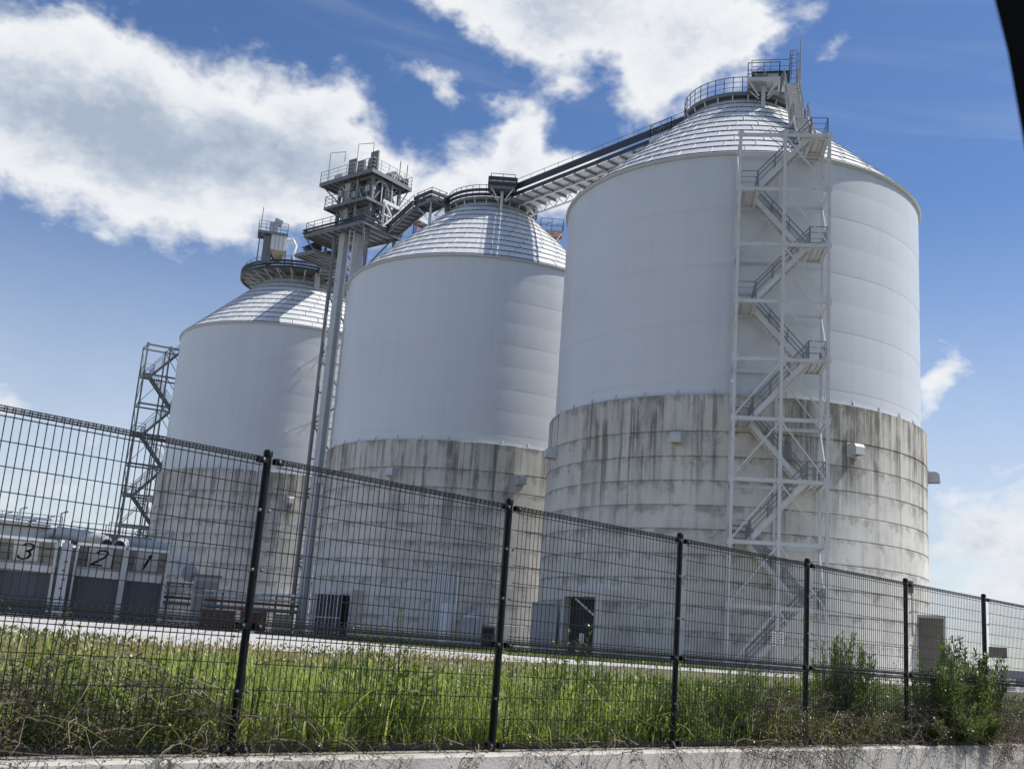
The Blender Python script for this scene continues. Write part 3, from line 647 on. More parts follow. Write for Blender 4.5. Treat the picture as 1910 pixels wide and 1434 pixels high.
# ------------------------------------------------------------------ conveyor gallery between silos 2 and 3
gal = thing('conveyor_gallery', 'enclosed conveyor gallery bridging the two right-hand silo tops, dark sides over pale truss', 'conveyor', ((C2+C3)/2).to_tuple()[:2]+(39.6,))
LG = (C3-C2).length; ga, gb = 3.4, LG-4.2; A, B_ = C2+gd*ga, C2+gd*gb; hw = 1.3; zb_, zt_ = 39.5, 40.75; nb = 16
for s, nm in ((-1, 'near'), (1, 'far')):
    g = G(); g.beam(A+gn*s*hw+Z*(zt_-.26), B_+gn*s*hw+Z*(zt_-.26), .08, .6); g.beam(A+gn*s*(hw+.05)+Z*(zb_+.26), B_+gn*s*(hw+.05)+Z*(zb_+.26), .18, .26); g.build('side_cladding', 'dark_cladding', gal)
    g = G(); g.beam(A+gn*s*(hw-.03)+Z*(zb_+.4), B_+gn*s*(hw-.03)+Z*(zb_+.4), .06, .2); g.build('side_strip', 'grey_steel', gal)
    g = G(); g.rail([A+gn*s*hw+Z*zt_, B_+gn*s*hw+Z*zt_], .42, 1.8, .016, 0); g.build('railing', 'rail', gal)
for i in range(nb):
    u0, u1 = ga+(gb-ga)*(i+.03)/nb, ga+(gb-ga)*(i+.97)/nb
    p = C2+gd*(u0+u1)/2; g = G(); g.obox(p+Z*(zb_+.06), gd*(u1-u0)/2, gn*(hw-.06), Z*.02); g.build('floor_panel', 'casing', gal)
    q = C2+gd*(ga+(gb-ga)*i/nb); g = G(); g.beam(q-gn*(hw+.12)+Z*(zb_-.04), q+gn*(hw+.12)+Z*(zb_-.06), .12, .24); g.build('cross_beam', 'grey_steel', gal)
zc_ = zb_-.75
g = G(); g.beam(A+gn*(hw-.1)+Z*zc_, B_+gn*(hw-.1)+Z*zc_, .12); g.build('lower_chord', 'galvanised', gal)
g = G(); g.beam(A-gn*(.1)+Z*(zb_-.1), B_-gn*(.1)+Z*(zb_-.1), .14, .2); g.build('centre_beam', 'galvanised', gal)
for i in range(nb):
    p0 = C2+gd*(ga+(gb-ga)*i/nb); p1 = C2+gd*(ga+(gb-ga)*(i+1)/nb)
    g = G(); g.beam(p0+gn*(hw-.1)+Z*zc_, (p0+p1)/2+gn*(hw-.1)+Z*(zb_-.1), .07); g.beam((p0+p1)/2+gn*(hw-.1)+Z*(zb_-.1), p1+gn*(hw-.1)+Z*zc_, .07); g.build('truss_web', 'galvanised', gal)
    g = G(); g.beam(p0+gn*(hw-.1)+Z*zc_, p0-gn*.1+Z*(zb_-.2), .06); g.build('strut', 'galvanised', gal)
# silo 2 top platforms
ex2 = Vector((1, 0, 0)); ey2 = Vector((0, 1, 0))
c = C2+Vector((1.0, -4.9, 0)); service_platform('dark edged platform on a post at the front of the middle silo top', c, ex2, ey2, 1.1, .8, zr+.5, Vector((c.x, c.y, roof_z(C2, c))), 'grey_steel', True)
c = C2+Vector((-5.4, -1.6, 0)); service_platform('dark edged platform where the elevator walkway reaches the middle silo', c, gd, gn, 1.2, .9, zr-.1, Vector((c.x, c.y, roof_z(C2, c))), 'grey_steel', True)
c = C2+Vector((5.7, 1.2, 0)); service_platform('reddish decked platform on the back of the middle silo roof under the gallery', c, ex2, ey2, 1.1, .9, zr-.9, Vector((c.x, c.y, roof_z(C2, c))), 'pinkish_deck')

# ------------------------------------------------------------------ bucket elevator tower between silos 1 and 2
T1 = Vector((-.777, .629, 0)); T2 = Vector((.629, .777, 0)); NC = pol(-8.47, 100.4)   # left-back, right-back, near column
zl0, zl1, zl2 = EYE+38., EYE+40.5, EYE+43.4
et = thing('elevator_tower', 'grey steel bucket elevator tower with railed head platform between two silos', 'tower', (NC.x, NC.y, YARD))
TP = lambda a, b, z: NC+T1*a+T2*b+Z*z
La, Lb = 4.6, 3.6
for a, b in ((0, 0), (La, 0), (0, Lb), (La, Lb)):
    g = G(); g.beam(TP(a, b, YARD if (a, b) != (0, 0) else YARD), TP(a, b, zl2-.2), .26, .26, T1); g.build('column', 'grey_steel', et)
for z in (zl0, zl1, zl2-.3):
    for p, q in (((0, 0), (La, 0)), ((0, 0), (0, Lb)), ((La, 0), (La, Lb)), ((0, Lb), (La, Lb))):
        g = G(); g.beam(TP(*p, z-.1), TP(*q, z-.1), .2, .28); g.build('beam', 'grey_steel', et)
for z0, z1 in ((zl0, zl1), (zl1, zl2-.4)):
    for p, q in (((0, 0), (La/2, 0)), ((La, 0), (La/2, 0)), ((0, 0), (0, Lb/2)), ((0, Lb), (0, Lb/2)), ((La, 0), (La, Lb/2)), ((La, Lb), (La, Lb/2)), ((0, Lb), (La/2, Lb))):
        g = G(); g.beam(TP(*p, z0), TP(*q, z1), .14); g.build('brace', 'grey_steel', et)
for z0, z1 in ((zl0, zl1), (zl1, zl2-.4)):                        # crossed bracing in the left and right faces
    for p, q in (((La*.5, 0), (La, 0)), ((La, 0), (La*.5, 0)), ((0, Lb), (0, Lb*.5)), ((La, Lb*.5), (La, Lb)), ((La*.25, 0), (La*.5, 0))):
        g = G(); g.beam(TP(*p, z0), TP(*q, z1), .11); g.build('brace', 'galvanised', et)
for a, b in ((La*.5, 0), (0, Lb*.5), (La*.5, Lb)):
    g = G(); g.beam(TP(a, b, zl0), TP(a, b, zl2-.3), .14); g.build('column', 'grey_steel', et)
# lattice below the working level
nlat = 12; zz0 = YARD
for i in range(nlat):
    z0, z1 = zz0+(zl0-zz0)*i/nlat, zz0+(zl0-zz0)*(i+1)/nlat
    for p, q in (((0, Lb), (La, Lb)), ((La, 0), (La, Lb))):
        if i % 2: p, q = q, p
        g = G(); g.beam(TP(*p, z0), TP(*q, z1), .12); g.build('brace', 'grey_steel', et)
        g = G(); g.beam(TP(*p, z1), TP(*q, z1), .12); g.build('beam', 'grey_steel', et)
# elevator legs, in bolted casing lengths
def casing(a, b, w, z0, z1, n):
    c = TP(a, b, 0)
    for i in range(n):
        p0, p1 = z0+(z1-z0)*i/n, z0+(z1-z0)*(i+1)/n
        g = G(); g.obox(c+Z*((p0+p1)/2), T1*w/2, T2*w/2, Z*((p1-p0)/2-.02)); g.obox(c+Z*(p1-.02), T1*(w/2+.04), T2*(w/2+.04), Z*.035); g.build('leg_casing', 'casing', et)
def az_at(a, b): p = TP(a, b, 0); return math.degrees(math.atan2(p.x, p.y))
l1 = pol(-9.66, 103.2)-NC; a1_, b1_ = l1.dot(T1), l1.dot(T2)
l2 = pol(-8.92, 102.9)-NC; a2_, b2_ = l2.dot(T1), l2.dot(T2)
casing(a1_, b1_, .74, YARD, zl2-.5, 26); casing(a2_, b2_, .8, YARD, zl2-.5, 26)
print('legs', a1_, b1_, a2_, b2_)
# ladder beside the leg
lc = pol(-9.30, 101.2); lr = Vector((math.cos(R_(-9.3)), -math.sin(R_(-9.3)), 0))
g = G()
for s in (-.2, .2): g.beam(Vector((lc.x, lc.y, YARD))+lr*s, Vector((lc.x, lc.y, zl0-.5))+lr*s, .08)
for i in range(46): z = YARD+.6+i*.8; g.beam(Vector((lc.x, lc.y, z))-lr*.2, Vector((lc.x, lc.y, z))+lr*.2, .05)
g.build('ladder', 'white_steel_work', et)
# ties back to silo 1
for z, azt in ((EYE+26., -11.2), (EYE+19.3, -11.5), (EYE+9.6, -11.3), (EYE+3.2, -11.2)):
    p = TP(a1_, b1_, z)+lr*-.4; rr = RW if z > ZBD else RC
    th = math.asin(max(-1, min(1, 122.4*math.sin(R_(azt+11.7))/rr))); dd_ = 122.4*math.cos(R_(azt+11.7))-rr*math.cos(th); q = pol(azt, dd_+.05, z-.35)
    for k_ in (0, .7): g = G(); g.tube(p+Z*k_*.7, q+lr*k_*1.6, .11, 8); g.build('tie_bar', 'white_steel_work', et, 40)
# platforms
def platform(parent, p0, p1, hb, ha, z, nj, rails=True, m='grey_steel'):
    pass
g = G(); cc = TP(3.1, 1.9, 0); deck(g, cc, T1, T2, 3.75, 2.75, zl2, .16, 9); pl = g.build('head_platform', 'grey_steel', et)
g = G(); g.rail(corners(cc, T1, T2, 3.7, 2.7, zl2), 1.15, 1.15, .026, 2, True); g.build('railing', 'galvanised', pl)
for a, b in ((La+2.0, -.6), (La+2.0, Lb+.6), (-.5, Lb+.8)):
    ca, cb = min(max(a, 0), La), min(max(b, 0), Lb); g = G(); g.beam(TP(a, b, zl2-.3), TP(ca, cb, zl2-2.3), .12); g.build('knee_brace', 'grey_steel', et)
g = G(); cc = TP(2.6, .6, 0); deck(g, cc, T1, T2, 3.0, 1.6, zl1, .1, 6); pl = g.build('mid_platform', 'grey_steel', et)
g = G(); g.rail([TP(5.55, -.95, zl1), TP(5.55, 2.1, zl1)], 1.1, 1., .024, 2); g.build('railing', 'grey_steel', pl)
g = G(); cc = TP(3.4, 1.2, 0); deck(g, cc, T1, T2, 4.2, 2.6, zl0-.1, .14, 8); pl = g.build('lower_platform', 'grey_steel', et)
g = G()
for zz in (.0, .3):
    g.beam(TP(-.85, -1.45, zl0+zz), TP(7.7, -1.45, zl0+zz), .16, .14); g.beam(TP(7.65, -1.4, zl0+zz), TP(7.65, 3.8, zl0+zz), .16, .14); g.beam(TP(-.85, -1.4, zl0+zz), TP(-.85, 3.8, zl0+zz), .16, .14)
g.build('cable_tray', 'dark_cladding', pl)
g = G(); cc = TP(8.6, 2.2, 0); deck(g, cc, T1, T2, 1.6, 2.4, zl0-1.3, .12, 4); g.build('lower_platform', 'grey_steel', et)
for i in range(5):
    g = G(); g.beam(TP(7.9, 1.+.0*i, zl0-.1-.28*i), TP(10.3-.25*i, 1.2, zl0-.3-.28*i), .9, .06); g.build('louvre_blade', 'dark_cladding', et)
for a, b in ((7.5, -1.2), (-.6, -1.2), (7.5, 3.6)):
    ca, cb = min(max(a, 0), La), min(max(b, 0), Lb); g = G(); g.beam(TP(a, b, zl0-.4), TP(ca, cb, zl0-4.4), .14); g.build('knee_brace', 'grey_steel', et)
g = G(); g.rail([TP(-.7, -1.3, zl0), TP(7.5, -1.3, zl0), TP(7.5, 3.6, zl0)], 1.1, 1.1, .024, 2); g.build('railing', 'grey_steel', et)
g = G(); g.rail([TP(-.3, -.95, zl1), TP(5.5, -.95, zl1)], 1.1, 1., .024, 2); g.build('railing', 'grey_steel', et)
for a, b, z0, z1, r_ in ((1.9, -.2, zl0, zl2, .09), (3.9, -.15, zl0, zl1+1.6, .07), (-.15, 1.1, zl0, zl2, .08), (-.2, 2.4, zl1, zl2, .1), (4.75, 1.5, zl0, zl2, .08)):
    g = G(); g.path([TP(a, b, z0), TP(a, b, z1-.6), TP(a+.3, b+.15, z1-.1)], r_, 7); g.build('riser_pipe', 'casing', et, 40)
for i in range(9):
    g = G(); t_ = i/9; p = TP(4.9, .3, zl0).lerp(TP(4.9, 3.2, zl1), t_); g.obox(p, T1*.4, T2*.12, Z*.03); g.build('stair_tread', 'galvanised', et)
for a, b, z in ((.4, -.3, zl1+1.2), (2.2, -.3, zl1+.9), (4.2, -.3, zl1+1.4), (-.3, 1.8, zl0+1.1), (2.9, -.3, zl0+1.1)):
    g = G(); g.obox(TP(a, b, z), T1*.22, T2*.1, Z*.3); g.build('junction_box', 'hood', et)
# head machinery
for (a, b, sa, sb, h, nm, mm) in ((5.3, .6, .55, .5, .8, 'drive_motor', 'casing'), (3.0, 1.4, .45, .6, 1.3, 'elevator_head', 'grey_steel'), (.9, .6, .3, .45, 1.5, 'elevator_head', 'grey_steel'), (.7, 3.1, .5, .6, .9, 'gearbox', 'casing')):
    g = G(); c = TP(a, b, zl2); g.obox(c+Z*h/2, T1*sa, T2*sb, Z*h/2); arc = [c+T2*sb*math.cos(t)+Z*(h+.45*math.sin(t)) for t in np.linspace(0, math.pi, 9)]
    g.extr([p-T1*sa*.98 for p in arc], T1*sa*1.96); g.build(nm, mm, et)
for a, b, hh_ in ((-.2, -.3, 1.9), (2.75, -.4, 1.7), (1.4, -.45, 1.2)):
    g = G(); g.obox(TP(a, b, zl2+hh_/2+.1), T1*.5, T2*.09, Z*hh_/2); g.build('control_panel', 'grey_steel', et)
g = G(); g.tube(TP(.3, 3.9, zl2+.5), TP(-.3, 4.4, zl2+.5), .45, 10); g.build('air_receiver', 'grey_steel', et, 40)
for b in (2.9, 3.9): g = G(); g.tube(TP(-.5, b, zl2), TP(-.5, b, zl2+2.2), .05, 6); g.build('lamp_post', 'rail', et)
g = G(); c = TP(-.2, 2.2, zl2)
for i in range(5): g.path([c+T2*(.35*i-.3)+Z*.35+T1*.3, c+T2*(.35*i-.3)+Z*(.6+.25*(i % 3)), c+T2*(.35*i-.1)-T1*.35+Z*(.5+.2*(i % 2))], .09, 7)
g.build('pipework', 'casing', et, 40)
g = G()
for a, b in ((6.2, -.4), (2.2, -.4)):
    p = TP(a, b, zl2); g.path([p, p+Z*3.3, p-T1*2.2+Z*2.9, p-T1*2.2+Z*1.9], .04, 6)
g.build('hoist_frame', 'rail', et)
# panels between the columns (machine casings inside the frame)
for (a, b, sa, sb, z0, z1) in ((2.6, .9, .5, .5, zl1+.1, zl2-.5), (3.3, .5, .45, .3, zl0+.1, zl1-.3), (1., .9, .42, .5, zl1+.1, zl2-.4), (1.3, 2.6, .8, .6, zl1, zl2-.6), (.6, .6, .4, .35, zl0+.1, zl1-.3)):
    g = G(); g.obox(TP(a, b, (z0+z1)/2), T1*sa, T2*sb, Z*(z1-z0)/2); g.build('machine_casing', 'grey_steel', et)
g = G(); arc = [TP(0, 1.2+math.cos(t)*1.0, zl1+1.1+math.sin(t)*1.3) for t in np.linspace(-.3, math.pi+.3, 12)]
g.path(arc, .12, 7); g.build('duct_bend', 'casing', et, 40)
# pale braced frame and bridge on the right towards silo 2
for b in (.9, 3.3):
    g = G(); g.beam(TP(-.9, b, zl0), TP(-.9, b, zl1), .2); g.build('frame_post', 'white_steel_work', et)
m0 = TP(-.9, 2.1, (zl0+zl1)/2)
for b, z in ((.9, zl0), (.9, zl1), (3.3, zl0), (3.3, zl1), (.9, (zl0+zl1)/2), (3.3, (zl0+zl1)/2)): g = G(); g.beam(TP(-.9, b, z), m0, .15); g.build('frame_brace', 'white_steel_work', et)
g = G(); g.beam(TP(-.9, .7, zl1+.05), TP(-.9, 9.4, zl1+.05), .16, .34); g.build('bridge_beam', 'white_steel_work', et)
g = G(); cc = TP(-.1, 6.2, 0); deck(g, cc, T2, T1, 3.2, .75, zl1+.2, .08, 6); br = g.build('bridge_deck', 'grey_steel', et)
g = G(); g.rail([TP(-.85, .9, zl1+.2), TP(-.85, 9.4, zl1+.2)], 1.1, 1.1, .024, 2); g.build('railing', 'rail', br)
for b in (5.2, 9.2): g = G(); g.beam(TP(-.9, b, zl0-.2 if b < 6 else zl0), TP(-.9, b, zl1), .16); g.build('frame_post', 'grey_steel', et)
g = G(); p = TP(-1., 3.4, zl1-.9); g.path([p, p+T2*1.5+Z*.7, p+T2*2.0+Z*.65, p+T2*2.05-Z*1.2], .07, 7); g.build('red_pipe', 'red_pipe', et, 40)
# walkways to both neighbours
def walkway(label, p, q, z, w=1.3):
    p, q = Vector((p.x, p.y, 0)), Vector((q.x, q.y, 0)); d = (q-p).normalized(); n_ = Vector((-d.y, d.x, 0)); L = (q-p).length
    t = thing('link_walkway', label, 'walkway', ((p+q)/2)+Z*(z-.4))
    g = G(); deck(g, (p+q)/2, d, n_, L/2, w/2, z, .14, int(L/1.2)); dk = g.build('deck', 'grey_steel', t)
    for s in (-1, 1):
        g = G()
        for zz in (.1, .42): g.beam(p+n_*s*(w/2+.1)+Z*(z+zz), q+n_*s*(w/2+.1)+Z*(z+zz), .16, .15)
        g.build('cable_tray', 'dark_cladding', t)
        g = G(); g.rail([p+n_*s*w/2+Z*z, q+n_*s*w/2+Z*z], 1.1, 1.3, .02, 1); g.build('railing', 'rail', t)
    return t
walkway('dark railed walkway from the elevator tower to the middle silo top', TP(-.9, 2.5, 0), C2+Vector((-6.4, -1.2, 0)), zl0)
walkway('dark railed walkway from the dust collector platform to the elevator tower', C1+Vector((3.6, -5.6, 0)), TP(7.9, 2.8, 0), zl0-.4)

# ------------------------------------------------------------------ silo 1 round platform and dust collector
rp = thing('round_platform', 'round dark rimmed platform crowning the silo with the dust collector', 'platform', (C1.x, C1.y, zr-.3))
R1 = 6.5; zp = EYE+38.1
g = G(); g.lathe([(.01, zp-.05), (R1, zp-.05), (R1, zp), (.01, zp)], 64, (C1.x, C1.y)); g.build('deck', 'grey_steel', rp, 30)
for zz in (-.3, .05, .38):
    g = G(); g.lathe([(R1, zp+zz), (R1+.2, zp+zz), (R1+.2, zp+zz+.2), (R1, zp+zz+.2), (R1, zp+zz)], 64, (C1.x, C1.y)); g.build('cable_tray', 'dark_cladding', rp, 30)
for i in range(24):
    a = i*15.; d = pol(a, 1.); g = G(); g.beam(C1+d*(RT+.1)+Z*(zp-.15), C1+d*(R1-.1)+Z*(zp-.15), .12, .2); g.beam(C1+d*(RT+.9)+Z*(roof_z(C1, C1+d*(RT+.9))), C1+d*(R1-.4)+Z*(zp-.2), .1); g.build('bracket', 'galvanised', rp)
g = G(); f1 = front_of(C1); d = pol(f1-18, 1.)*1; p = C1+d*(5.6); g.beam(Vector((p.x, p.y, roof_z(C1, p)-.1)), Vector((p.x, p.y, zp-.1)), .5); g.build('support_post', 'casing', rp)
g = G(); g.rail(ring_pts(C1, R1-.1, zp, 0, 360, 36)[:-1], 1.1, 1.2, .02, 1, True); g.build('railing', 'rail', rp)
exd = Vector((math.cos(R_(-13)), -math.sin(R_(-13)), 0)); eyd = Vector((-exd.y, exd.x, 0))
dc0 = pol(-13.15, 117.3); dc = thing('dust_collector', 'pale filter dust collector with ducts and a top platform on the round platform', 'dust collector', (dc0.x, dc0.y, zp))
D = lambda x, y, z: dc0+exd*x+eyd*y+Z*(zp+z)
g = G(); g.obox(D(.15, 0, 2.55), exd*.85, eyd*.9, Z*.95); g.build('filter_housing', 'white_steel_work', dc)
for i in range(4): g = G(); g.beam(D(-.45+.4*i, -.93, 1.6), D(-.45+.4*i, -.93, 3.45), .2, .12, eyd); g.build('stiffener', 'tank_white', dc)
g = G(); a = [D(-.7, -.9, 1.6), D(1., -.9, 1.6), D(1., .9, 1.6), D(-.7, .9, 1.6)]; b = [D(-.1, -.3, .5), D(.4, -.3, .5), D(.4, .3, .5), D(-.1, .3, .5)]
g.add(a+b, [(0, 1, 2, 3), (4, 7, 6, 5)]+[(i, 4+i, 4+(i+1) % 4, (i+1) % 4) for i in range(4)]); g.build('hopper', 'yellowish', dc)
for x in (-.7, 1.):
    for y in (-.85, .85): g = G(); g.beam(D(x, y, 0), D(x, y, 1.7), .12); g.build('leg', 'grey_steel', dc)
g = G(); g.obox(D(-1., 0, 1.7), exd*.5, eyd*.6, Z*1.5); g.build('panel_cabinet', 'grey_steel', dc)
g = G(); deck(g, D(-.6, 0, 0), exd, eyd, 1.6, 1.1, zp+3.55, .1, 3); tp = g.build('top_platform', 'grey_steel', dc)
g = G(); g.rail(corners(dc0-exd*.6, exd, eyd, 1.55, 1.05, zp+3.55), 1.1, .8, .02, 2, True); g.build('railing', 'rail', tp)
g = G(); c = D(-.6, -.2, 4.2); g.obox(c, exd*.45, eyd*.4, Z*.6); g.obox(c+exd*.45+Z*.75, (exd*.9-Z*.3)*.45, eyd*.4, (Z+exd*.3)*.28); g.build('fan', 'casing', dc)
g = G(); g.path([D(.9, 0, 3.2), D(1.6, -.1, 3.3), D(2.0, -.2, 2.6), D(1.75, -.2, 1.4), D(2.05, -.2, 0.1)], .2, 10); g.build('outlet_duct', 'tank_white', dc, 40)
g = G(); g.path([D(.2, -.5, 3.5), D(.7, -.6, 3.62), D(1.05, -.5, 3.5)], .08, 6); g.build('red_pipe', 'red_pipe', dc, 40)
g = G(); p = pol(-14.1, 117.4); g.path([p+Z*zp, p+Z*(zp+3), p+Z*(zp+6.6)], [.08, .06, .04], 6); g.build('lightning_rod', 'rail', None, label='thin lightning rod standing beside the dust collector', cat='rod')

# ------------------------------------------------------------------ loading bays 3, 2, 1
bx = pol(70, 1.); by = pol(-20, 1.); B0 = pol(-20.1, 101.)          # along the front (to the right), away from the road
bay = thing('loading_bay_building', 'low concrete building of truck bays numbered with italic digits', 'building', (B0.x, B0.y, YARD))
BP = lambda x, y, z: B0+bx*x+by*y+Z*(YARD+z)
SEGM = {'1': [[(.45, 0), (.55, .98), (.44, .86)]], '2': [[(.1, .78), (.22, .95), (.5, 1), (.78, .93), (.88, .75), (.78, .55), (.4, .3), (.05, .02), (.85, .02)]],
        '3': [[(.12, .85), (.3, .98), (.55, 1), (.8, .93), (.88, .75), (.75, .58), (.45, .53), (.75, .48), (.88, .27), (.75, .07), (.45, 0), (.18, .05), (.05, .2)]]}
HF = 6.1
bays = [(-10.9, -6.35, None), (-6.2, -1.65, '3'), (-.15, 4.4, '2'), (4.55, 8.6-.3, '1')]
bays = [(-13.3, -7.75, None), (-7.55, -1.55, '3'), (-.1, 3.75, '2'), (3.95, 7.3, '1')]
bays = [(-12.6, -7.5, None), (-7.3, -2.55, '3'), (-.95, 2.95, '2'), (3.15, 6.55, '1')]
for x0, x1, num in bays:
    xc = (x0+x1)/2
    g = G(); a0, a1 = BP(x0+.18, .12, HF-.1), BP(x1-.18, .12, HF-.1); b0, b1 = BP(x0+.18, 2.6, HF-1.75), BP(x1-.18, 2.6, HF-1.75)
    nrm = (b0-a0).cross(a1-a0).normalized()
    if nrm.z > 0: nrm = -nrm
    g.extr([a0, a1, b1, b0], -nrm*.1); so = g.build('soffit', 'soffit', bay)
    for i in range(1, 5):
        t = i/5; g = G(); g.beam(a0.lerp(a1, t)+nrm*.02, b0.lerp(b1, t)+nrm*.02, .07, .05); g.build('soffit_joint', 'dark_gap', so)
    for i in range(1, 3):
        t = i/3; g = G(); g.beam(a0.lerp(b0, t)+nrm*.02, a1.lerp(b1, t)+nrm*.02, .05, .05); g.build('soffit_joint', 'dark_gap', so)
    g = G(); g.obox(BP(xc, 0, HF), bx*(x1-x0)/2, by*.12, Z*.12); g.build('fascia', 'plate_white', bay)
    g = G(); g.obox(BP(xc, 2.75, HF-2.3), bx*((x1-x0)/2-.2), by*.2, Z*.32); g.build('lintel', 'plate_white', bay)
    for xs in (x0, x1):
        g = G(); g.extr([BP(xs-.11, .0, HF-.13), BP(xs-.11, 3.2, HF-.13), BP(xs-.11, 3.2, -.1), BP(xs-.11, 2.1, -.1)], bx*.22); g.build('fin_wall', 'building', bay)
    g = G(); g.obox(BP(xc, 3.1, (HF-2.5)/2), bx*((x1-x0)/2-.1), by*.05, Z*(HF-2.5)/2); dr = g.build('roller_door', 'roller_door', bay)
    g = G()
    for i in range(int((x1-x0-.3)/.28)): g.beam(BP(x0+.25+.28*i, 3.03, .02), BP(x0+.25+.28*i, 3.03, HF-2.55), .1, .06, by)
    g.build('door_ribs', 'roller_door', dr)
    if num:
        mp = lambda u, v, e=.03: a0.lerp(a1, .5)+bx*(u)+(b0-a0)*(1-v)+nrm*e
        g = G(); pw = .98; g.extr([mp(-pw, .06, .02), mp(pw, .06, .02), mp(pw, .95, .02), mp(-pw, .95, .02)], nrm*.03); pt = g.build('number_plate', 'plate_white', bay, label='white plate with italic digit '+num)
        g = G()
        for st in SEGM[num]:
            q = [mp((x-.47)*1.12+(y-.5)*.4, .13+.74*y, .06) for x, y in st]
            for p_, q_ in zip(q, q[1:]): d_ = (q_-p_).normalized(); g.obox((p_+q_)/2, (q_-p_)/2+d_*.035, d_.cross(nrm)*.105, nrm*.012)
        g.build('digit', 'ink', pt)
g = G(); g.obox(BP(-3.4, 6.2, HF/2-.1), bx*10.2, by*3., Z*(HF/2-.1)); g.build('wall', 'building', bay)
g = G(); g.obox(BP(-1.75, 1.5, HF/2), bx*.42, by*.7, Z*HF/2); g.build('pilaster', 'building', bay)
for xs, y in ((-1.75, .78),):
    for i in range(6): g = G(); g.obox(BP(xs+.1*(i % 2), y, .8+.75*i), bx*.12, by*.02, Z*.05); g.build('step_iron', 'dark_gap', bay)
def duct(label, pts, r, nm='exhaust_duct'):
    o = thing(nm, label, 'duct', pts[0]-Z*r); g = G(); g.path(pts, r, 14); g.build('pipe', 'casing', o, 40)
    for i in (1, len(pts)-2):
        p = pts[i]; d = (pts[i+1]-pts[i]).normalized(); g = G(); g.path([p-d*.06, p+d*.06], r*1.1, 14); g.build('flange', 'casing', o, 40)
    g = G(); d = (pts[-1]-pts[-2]).normalized(); g.path([pts[-1]-d*.3, pts[-1]+d*.02], r*.86, 14); g.build('mouth', 'dark_gap', o, 40)
    for t in (.25, .6):
        p = pts[0].lerp(pts[-2], t); g = G(); g.beam(Vector((p.x, p.y, YARD+HF-.2)), p-Z*(r*.8), .3); g.build('saddle', 'building', o)
duct('fat pale exhaust duct with its mouth open towards bay two, lying on the bay roof', [BP(-2.9, 3.2, HF+.95), BP(-.6, 3.2, HF+.85), BP(.7, 2.9, HF+.7), BP(1.2, 2.2, HF+.45), BP(1.35, 1.6, HF+.2)], .55)
duct('fat pale exhaust duct lying on the bay roof above the digit one', [BP(6.4, 3.6, HF+.45), BP(4.2, 3.4, HF+.6), BP(3.1, 3.1, HF+.6), BP(2.55, 2.4, HF+.4), BP(2.4, 1.8, HF+.2)], .55)
g = G(); g.rail([BP(-1.8, 5.5, HF), BP(7., 5.5, HF)], 2.2, 1.5, .03, 3); g.rail([BP(1.4, 7.5, HF), BP(5., 7.5, HF)], 2.6, .5, .03, 3); g.build('roof_railing', 'rail', bay)
g = G(); g.obox(BP(1.8, 5.2, HF+.75), bx*3.4, by*1., Z*.6); g.build('plant_unit', 'grey_steel', bay)
rk = thing('pipe_rack', 'cluttered pipe rack with pale pipes and a rusty deck on the bay roof', 'pipe rack', BP(-7.5, 4.5, HF))
g = G(); g.obox(BP(-7.5, 4.6, HF+.6), bx*5., by*.9, Z*.6); g.build('plinth', 'building', rk)
g = G(); g.obox(BP(-7.5, 4.4, HF+1.26), bx*5., by*1.1, Z*.07); g.build('deck', 'rust', rk)
for i in range(9):
    g = G(); x = -11.5+i*1.1+random.uniform(-.3, .3); g.path([BP(x, 4., HF+.2), BP(x, 3.9, HF+1.7+.5*(i % 3)), BP(x+.5, 4., HF+1.9+.5*(i % 3))], .09, 7); g.build('pipe', 'tank_white' if i % 2 else 'casing', rk, 40)
g = G()
for z in (1.5, 2.0): g.tube(BP(-12.5, 3.6, HF+z), BP(-3.4, 3.6, HF+z), .12, 8)
g.build('header_pipe', 'tank_white', rk, 40)
g = G(); g.rail([BP(-12.5, 5.3, HF+1.3), BP(-2.6, 5.3, HF+1.3)], 1.2, 1.2, .025, 2); g.build('railing', 'rail', rk)
g = G(); g.path([BP(-4.3, 3.4, HF+.4), BP(-3.2, 3.3, HF+.9), BP(-2.9, 3.2, HF+.95)], .4, 10); g.build('elbow', 'casing', rk, 40)

# ------------------------------------------------------------------ yard equipment at the silo feet
fx = pol(90-14, 1.); fy = pol(-14, 1.)
def FP(azd, d, z): return pol(azd, d, EYE+z)
bl = thing('blower_unit', 'blower with pale hood on a steel bench before the dust collector silo', 'blower', FP(-15.3, 106, -.35))
g = G(); c = FP(-15.3, 106, 4.3); g.path([c-fy*.3, c+fy*.5], .75, 16); g.build('fan_scroll', 'casing', bl, 40)
g = G(); c = FP(-15.65, 106, 5.5); g.obox(c, fx*.42, fy*.4, Z*.6); g.build('hood', 'tank_white', bl)
g = G(); c = FP(-15.4, 106, 3.3); g.obox(c, fx*1.7, fy*.8, Z*.08)
for s in (-1, 1):
    g.beam(c+fx*s*1.5, c+fx*s*1.5-Z*3.7, .14); g.beam(c+fx*s*1.5-Z*1.6, c+fx*s*.2, .09)
g.build('bench', 'grey_steel', bl)
cb = thing('control_booth', 'glazed grey control booth beside the blower', 'booth', FP(-14.45, 105.5, -.35))
c = FP(-14.45, 105.5, 0)
g = G(); g.obox(c+Z*1.9, fx*1.15, fy*.8, Z*2.2); g.build('wall', 'casing', cb)
g = G(); g.obox(c+Z*4.15, fx*1.3, fy*.95, Z*.1); g.build('roof', 'grey_steel', cb)
for zc2, h2 in ((3.1, .55), (1.6, .7)):
    for s in (-.5, .5): g = G(); g.obox(c-fy*.82+fx*s+Z*zc2, fx*.45, fy*.02, Z*h2); w_ = g.build('window', 'glass', cb)
g = G(); p = FP(-14.0, 104.8, -.3); g.tube(p, p+Z*6.6, .09, 8)
